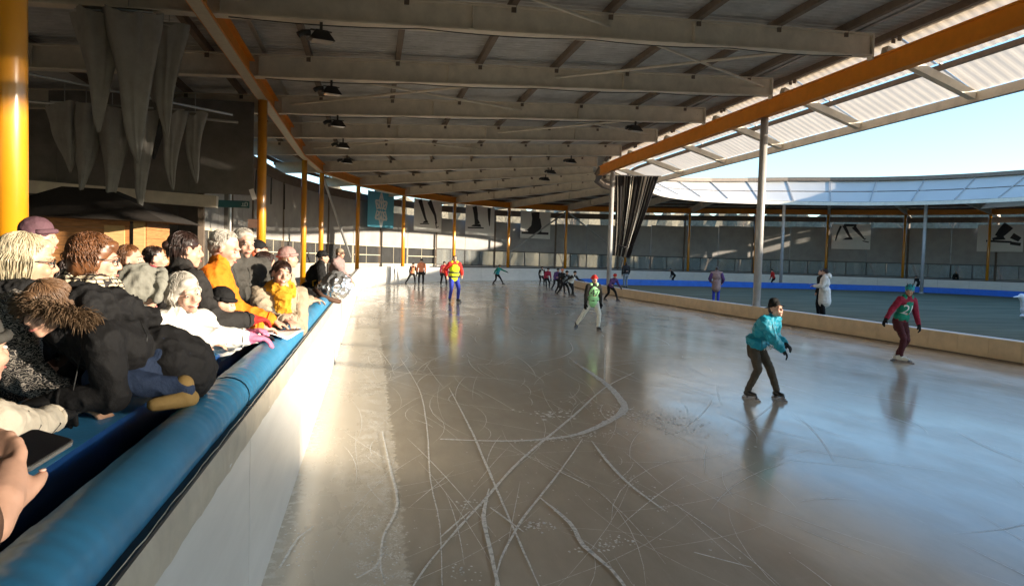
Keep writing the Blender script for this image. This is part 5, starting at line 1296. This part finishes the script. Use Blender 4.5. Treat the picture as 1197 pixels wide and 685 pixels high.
small('child in dark clothes with a pale pink hat in the middle of the group', (9.75, 36.6), -80, 1.40, 26, 'black', 'black', ('beanie', F('peach')), 43, hands=[(-0.2, 0.3, 0.7), (0.2, 0.3, 0.65)])
small('child in a plum jacket skating behind the pale pink hat', (10.5, 40.4), -78, 1.38, 28, 'purple', 'black', blk, 44)
small('child in a dark maroon top near the back of the group', (10.45, 42.5), -80, 1.36, 26, 'maroon', 'black', blk, 45, ((-0.2, -0.1, 0), (0.12, 0.2, 0)))
small('last child of the group, with a white bib, farthest back', (11.3, 47.5), -82, 1.38, 18, 'black', 'black', blk, 46, ((-0.2, -0.05, 0), (0.16, 0.1, 0)), None, ('short', F('palewhite')))
small('lone child in a green top gliding with outstretched arm by the far boards', (8.38, 47.76), -55, 1.42, 24, 'green', 'black', blk, 47, ((-0.22, 0.26, 0), (0.16, -0.28, 0)), [(-0.45, 0.45, 0.85), (0.1, -0.25, 0.8)], ('short', F('teal')))
GO = 'skaters in orange vests near the sunlit boards'
small('left skater of the orange vest pair, lunging with one leg back', (2.55, 44.7), -80, 1.42, 24, 'charcoal', 'black', blk, 48, ((-0.12, 0.15, 0), (0.36, -0.25, 0)), None, ('short', F('peach')), group=GO)
small('right and taller skater of the orange vest pair', (3.0, 43.6), -95, 1.62, 10, 'peach', 'charcoal', blk, 49, ((-0.12, 0.1, 0), (0.14, -0.05, 0)), None, ('short', F('peach')), pel=(0, 0, 0.51), group=GO)
small('skater in a coral pink vest just left of the hi-vis coach', (4.42, 44.4), -90, 1.50, 12, 'maroon', 'charcoal', blk, 50, ((-0.16, 0.1, 0), (0.16, -0.1, 0)), None, ('short', F('coral')), pel=(0, 0, 0.51), group=GO)
GF = 'distant skaters on the far track'
small('distant skater in red on the far track right of the tall grey post', (32.7, 54.9), 180, 1.60, 20, 'red', 'black', blk, 51, group=GF, vox=0.04)
small('distant skater in black crouching on the far track above the blue pad', (25.4, 58.2), 170, 1.50, 42, 'black', 'black', blk, 52, group=GF, vox=0.04)
small('distant dark skater far right on the far track, behind the slim grey post', (45.2, 53.4), 190, 1.50, 45, 'charcoal', 'black', blk, 53, group=GF, vox=0.04)

# ------------------------------------------------------------------ adults on the infield
wc = person('man in a long white hooded coat on the infield, holding papers', 150, 1.74, loc=(15.37, 22.48, 0.0), lean=2, floor=0, head=(0, 14, 0), hands=[(-0.14, 0.34, 1.12), (0.14, 0.34, 1.12)], top=F('white'), trous=F('black'), hair=('short', 'hair_dark'), coat=0.18, bulk=1.22, hood=('down', F('white')), vox=0.015, seed=61, skates=False)
pp = MB(); pp.box((0, 0, 0), (0.30, 0.21, 0.004)); o = pp.build('notes', M['paper']); o.location = Vector((15.37, 22.48, 1.16))+Vector((cos(radians(150)), sin(radians(150)), 0))*0.44; o.rotation_euler = (radians(25), 0, radians(60)); tag(o, 'white paper held by the white coated man on the infield', 'paper')
person('dark haired person standing just behind the white coated man', 170, 1.72, loc=(15.72, 23.2, 0.0), lean=2, floor=0, top=F('black'), trous=F('black'), hair=('short', 'hair_dark'), vox=0.018, seed=62, detail=0)
person('person in brown coat with purple sleeves and blue trousers on the infield', 65, 1.70, loc=(15.44, 30.62, 0.0), lean=2, floor=0, top=F('mauve'), trous=F('royal'), hair=('short', 'hair_dark'), coat=0.10, bulk=1.2, sleeve=F('purple'), vox=0.018, seed=63, detail=0, hands=[(-0.25, 0.2, 1.0), (0.26, 0.15, 0.95)])
person('person in a dark jacket and grey trousers standing beside the striped drape', 100, 1.80, loc=(17.27, 47.6, 0.0), lean=3, floor=0, top=F('charcoal'), trous=F('greyblue'), hair=('short', 'hair_dark'), vox=0.02, seed=64, detail=0, bulk=1.15)
person('dark figure standing behind the far window band at the right edge', -100, 1.7, loc=(52.5, 57.5, 0.12), top=F('black'), trous=F('black'), hair=('short', 'hair_dark'), vox=0.04, seed=65, detail=0)
aid = thing('skating_aid', 'white rounded plastic figure with a beak-like handle, cut by the right picture edge', 'skating aid', (24.9, 23.6, 0.006), radians(180))
b = Blob(); b.e((0, 0, .38), (.34, .24, .28)); b.e((-.05, 0, .12), (.40, .26, .10)); b.chain([(.18, 0, .5), (.28, 0, .72), (.36, 0, .86)], [.15, .11, .13]); bake(b, 'body', M['white_plastic'], aid, 0.02, 3)
b = Blob(); b.c((.40, 0, .88), (.72, 0, .84), .05, .02); bake(b, 'beak', M['white_plastic'], aid, 0.012, 2)
b = Blob(); b.c((-.3, .15, .45), (-.3, -.15, .45), .03, .03); bake(b, 'handle', M['white_plastic'], aid, 0.012, 1)

bake_all()
add_numbers()
def garment_details():
    for inf in CLOTH:
        src = inf['jacket']; H_ = inf['H']; up, rt_, fw = inf['up'], inf['rt'], inf['fw']
        bvh = BVHTree.FromPolygons([v.co.copy() for v in src.data.vertices], [tuple(p.vertices) for p in src.data.polygons])
        def line(pts, r_, name, m):
            out = []
            for o, d in pts:
                h = bvh.ray_cast(o, d)
                if h[0] is not None: out.append(h[0]-d*0.001)
            if len(out) > 2: m_ = MB(); m_.tube(out, r_, 5); m_.build(name, m, src, True)
        a, b_ = inf['P0']+up*0.02*H_, inf['neck']-up*0.03*H_
        line([(a.lerp(b_, t)+fw*0.8, -fw) for t in np.linspace(0, 1, 14)], 0.0035, 'zip', M['black'])
        for sg in (-1, 1):
            line([(inf['P0'].lerp(inf['chest'], t)+rt_*sg*(0.05+0.02*t)*H_+fw*0.8, -fw) for t in np.linspace(0.1, 0.55, 6)], 0.003, 'pocket_seam', M['black'])
            line([(inf['sh'][(sg+1)//2]-up*0.04*H_+up*t*0.14*H_+fw*0.8-rt_*sg*0.028*H_, -fw) for t in np.linspace(-0.4, 0.5, 6)], 0.0022, 'shoulder_seam', M['black'])
        line([(inf['P0']+up*0.16*H_+(rt_*cos(t)-fw*sin(t))*0.9, -(rt_*cos(t)-fw*sin(t))) for t in np.linspace(0.2, 2.9, 14)], 0.0025, 'back_seam', M['black'])
        for s_, e, w in inf['arm']:
            d = (w-e).normalized(); a1 = d.orthogonal().normalized(); b1 = d.cross(a1); c = w-d*0.014*H_
            m_ = MB(); m_.tube([c+(a1*cos(t)+b1*sin(t))*0.0275*H_*inf['bulk'] for t in np.linspace(0, 2*pi, 15)], 0.006, 6); m_.build('cuff', src.data.materials[0], src, True)
garment_details()
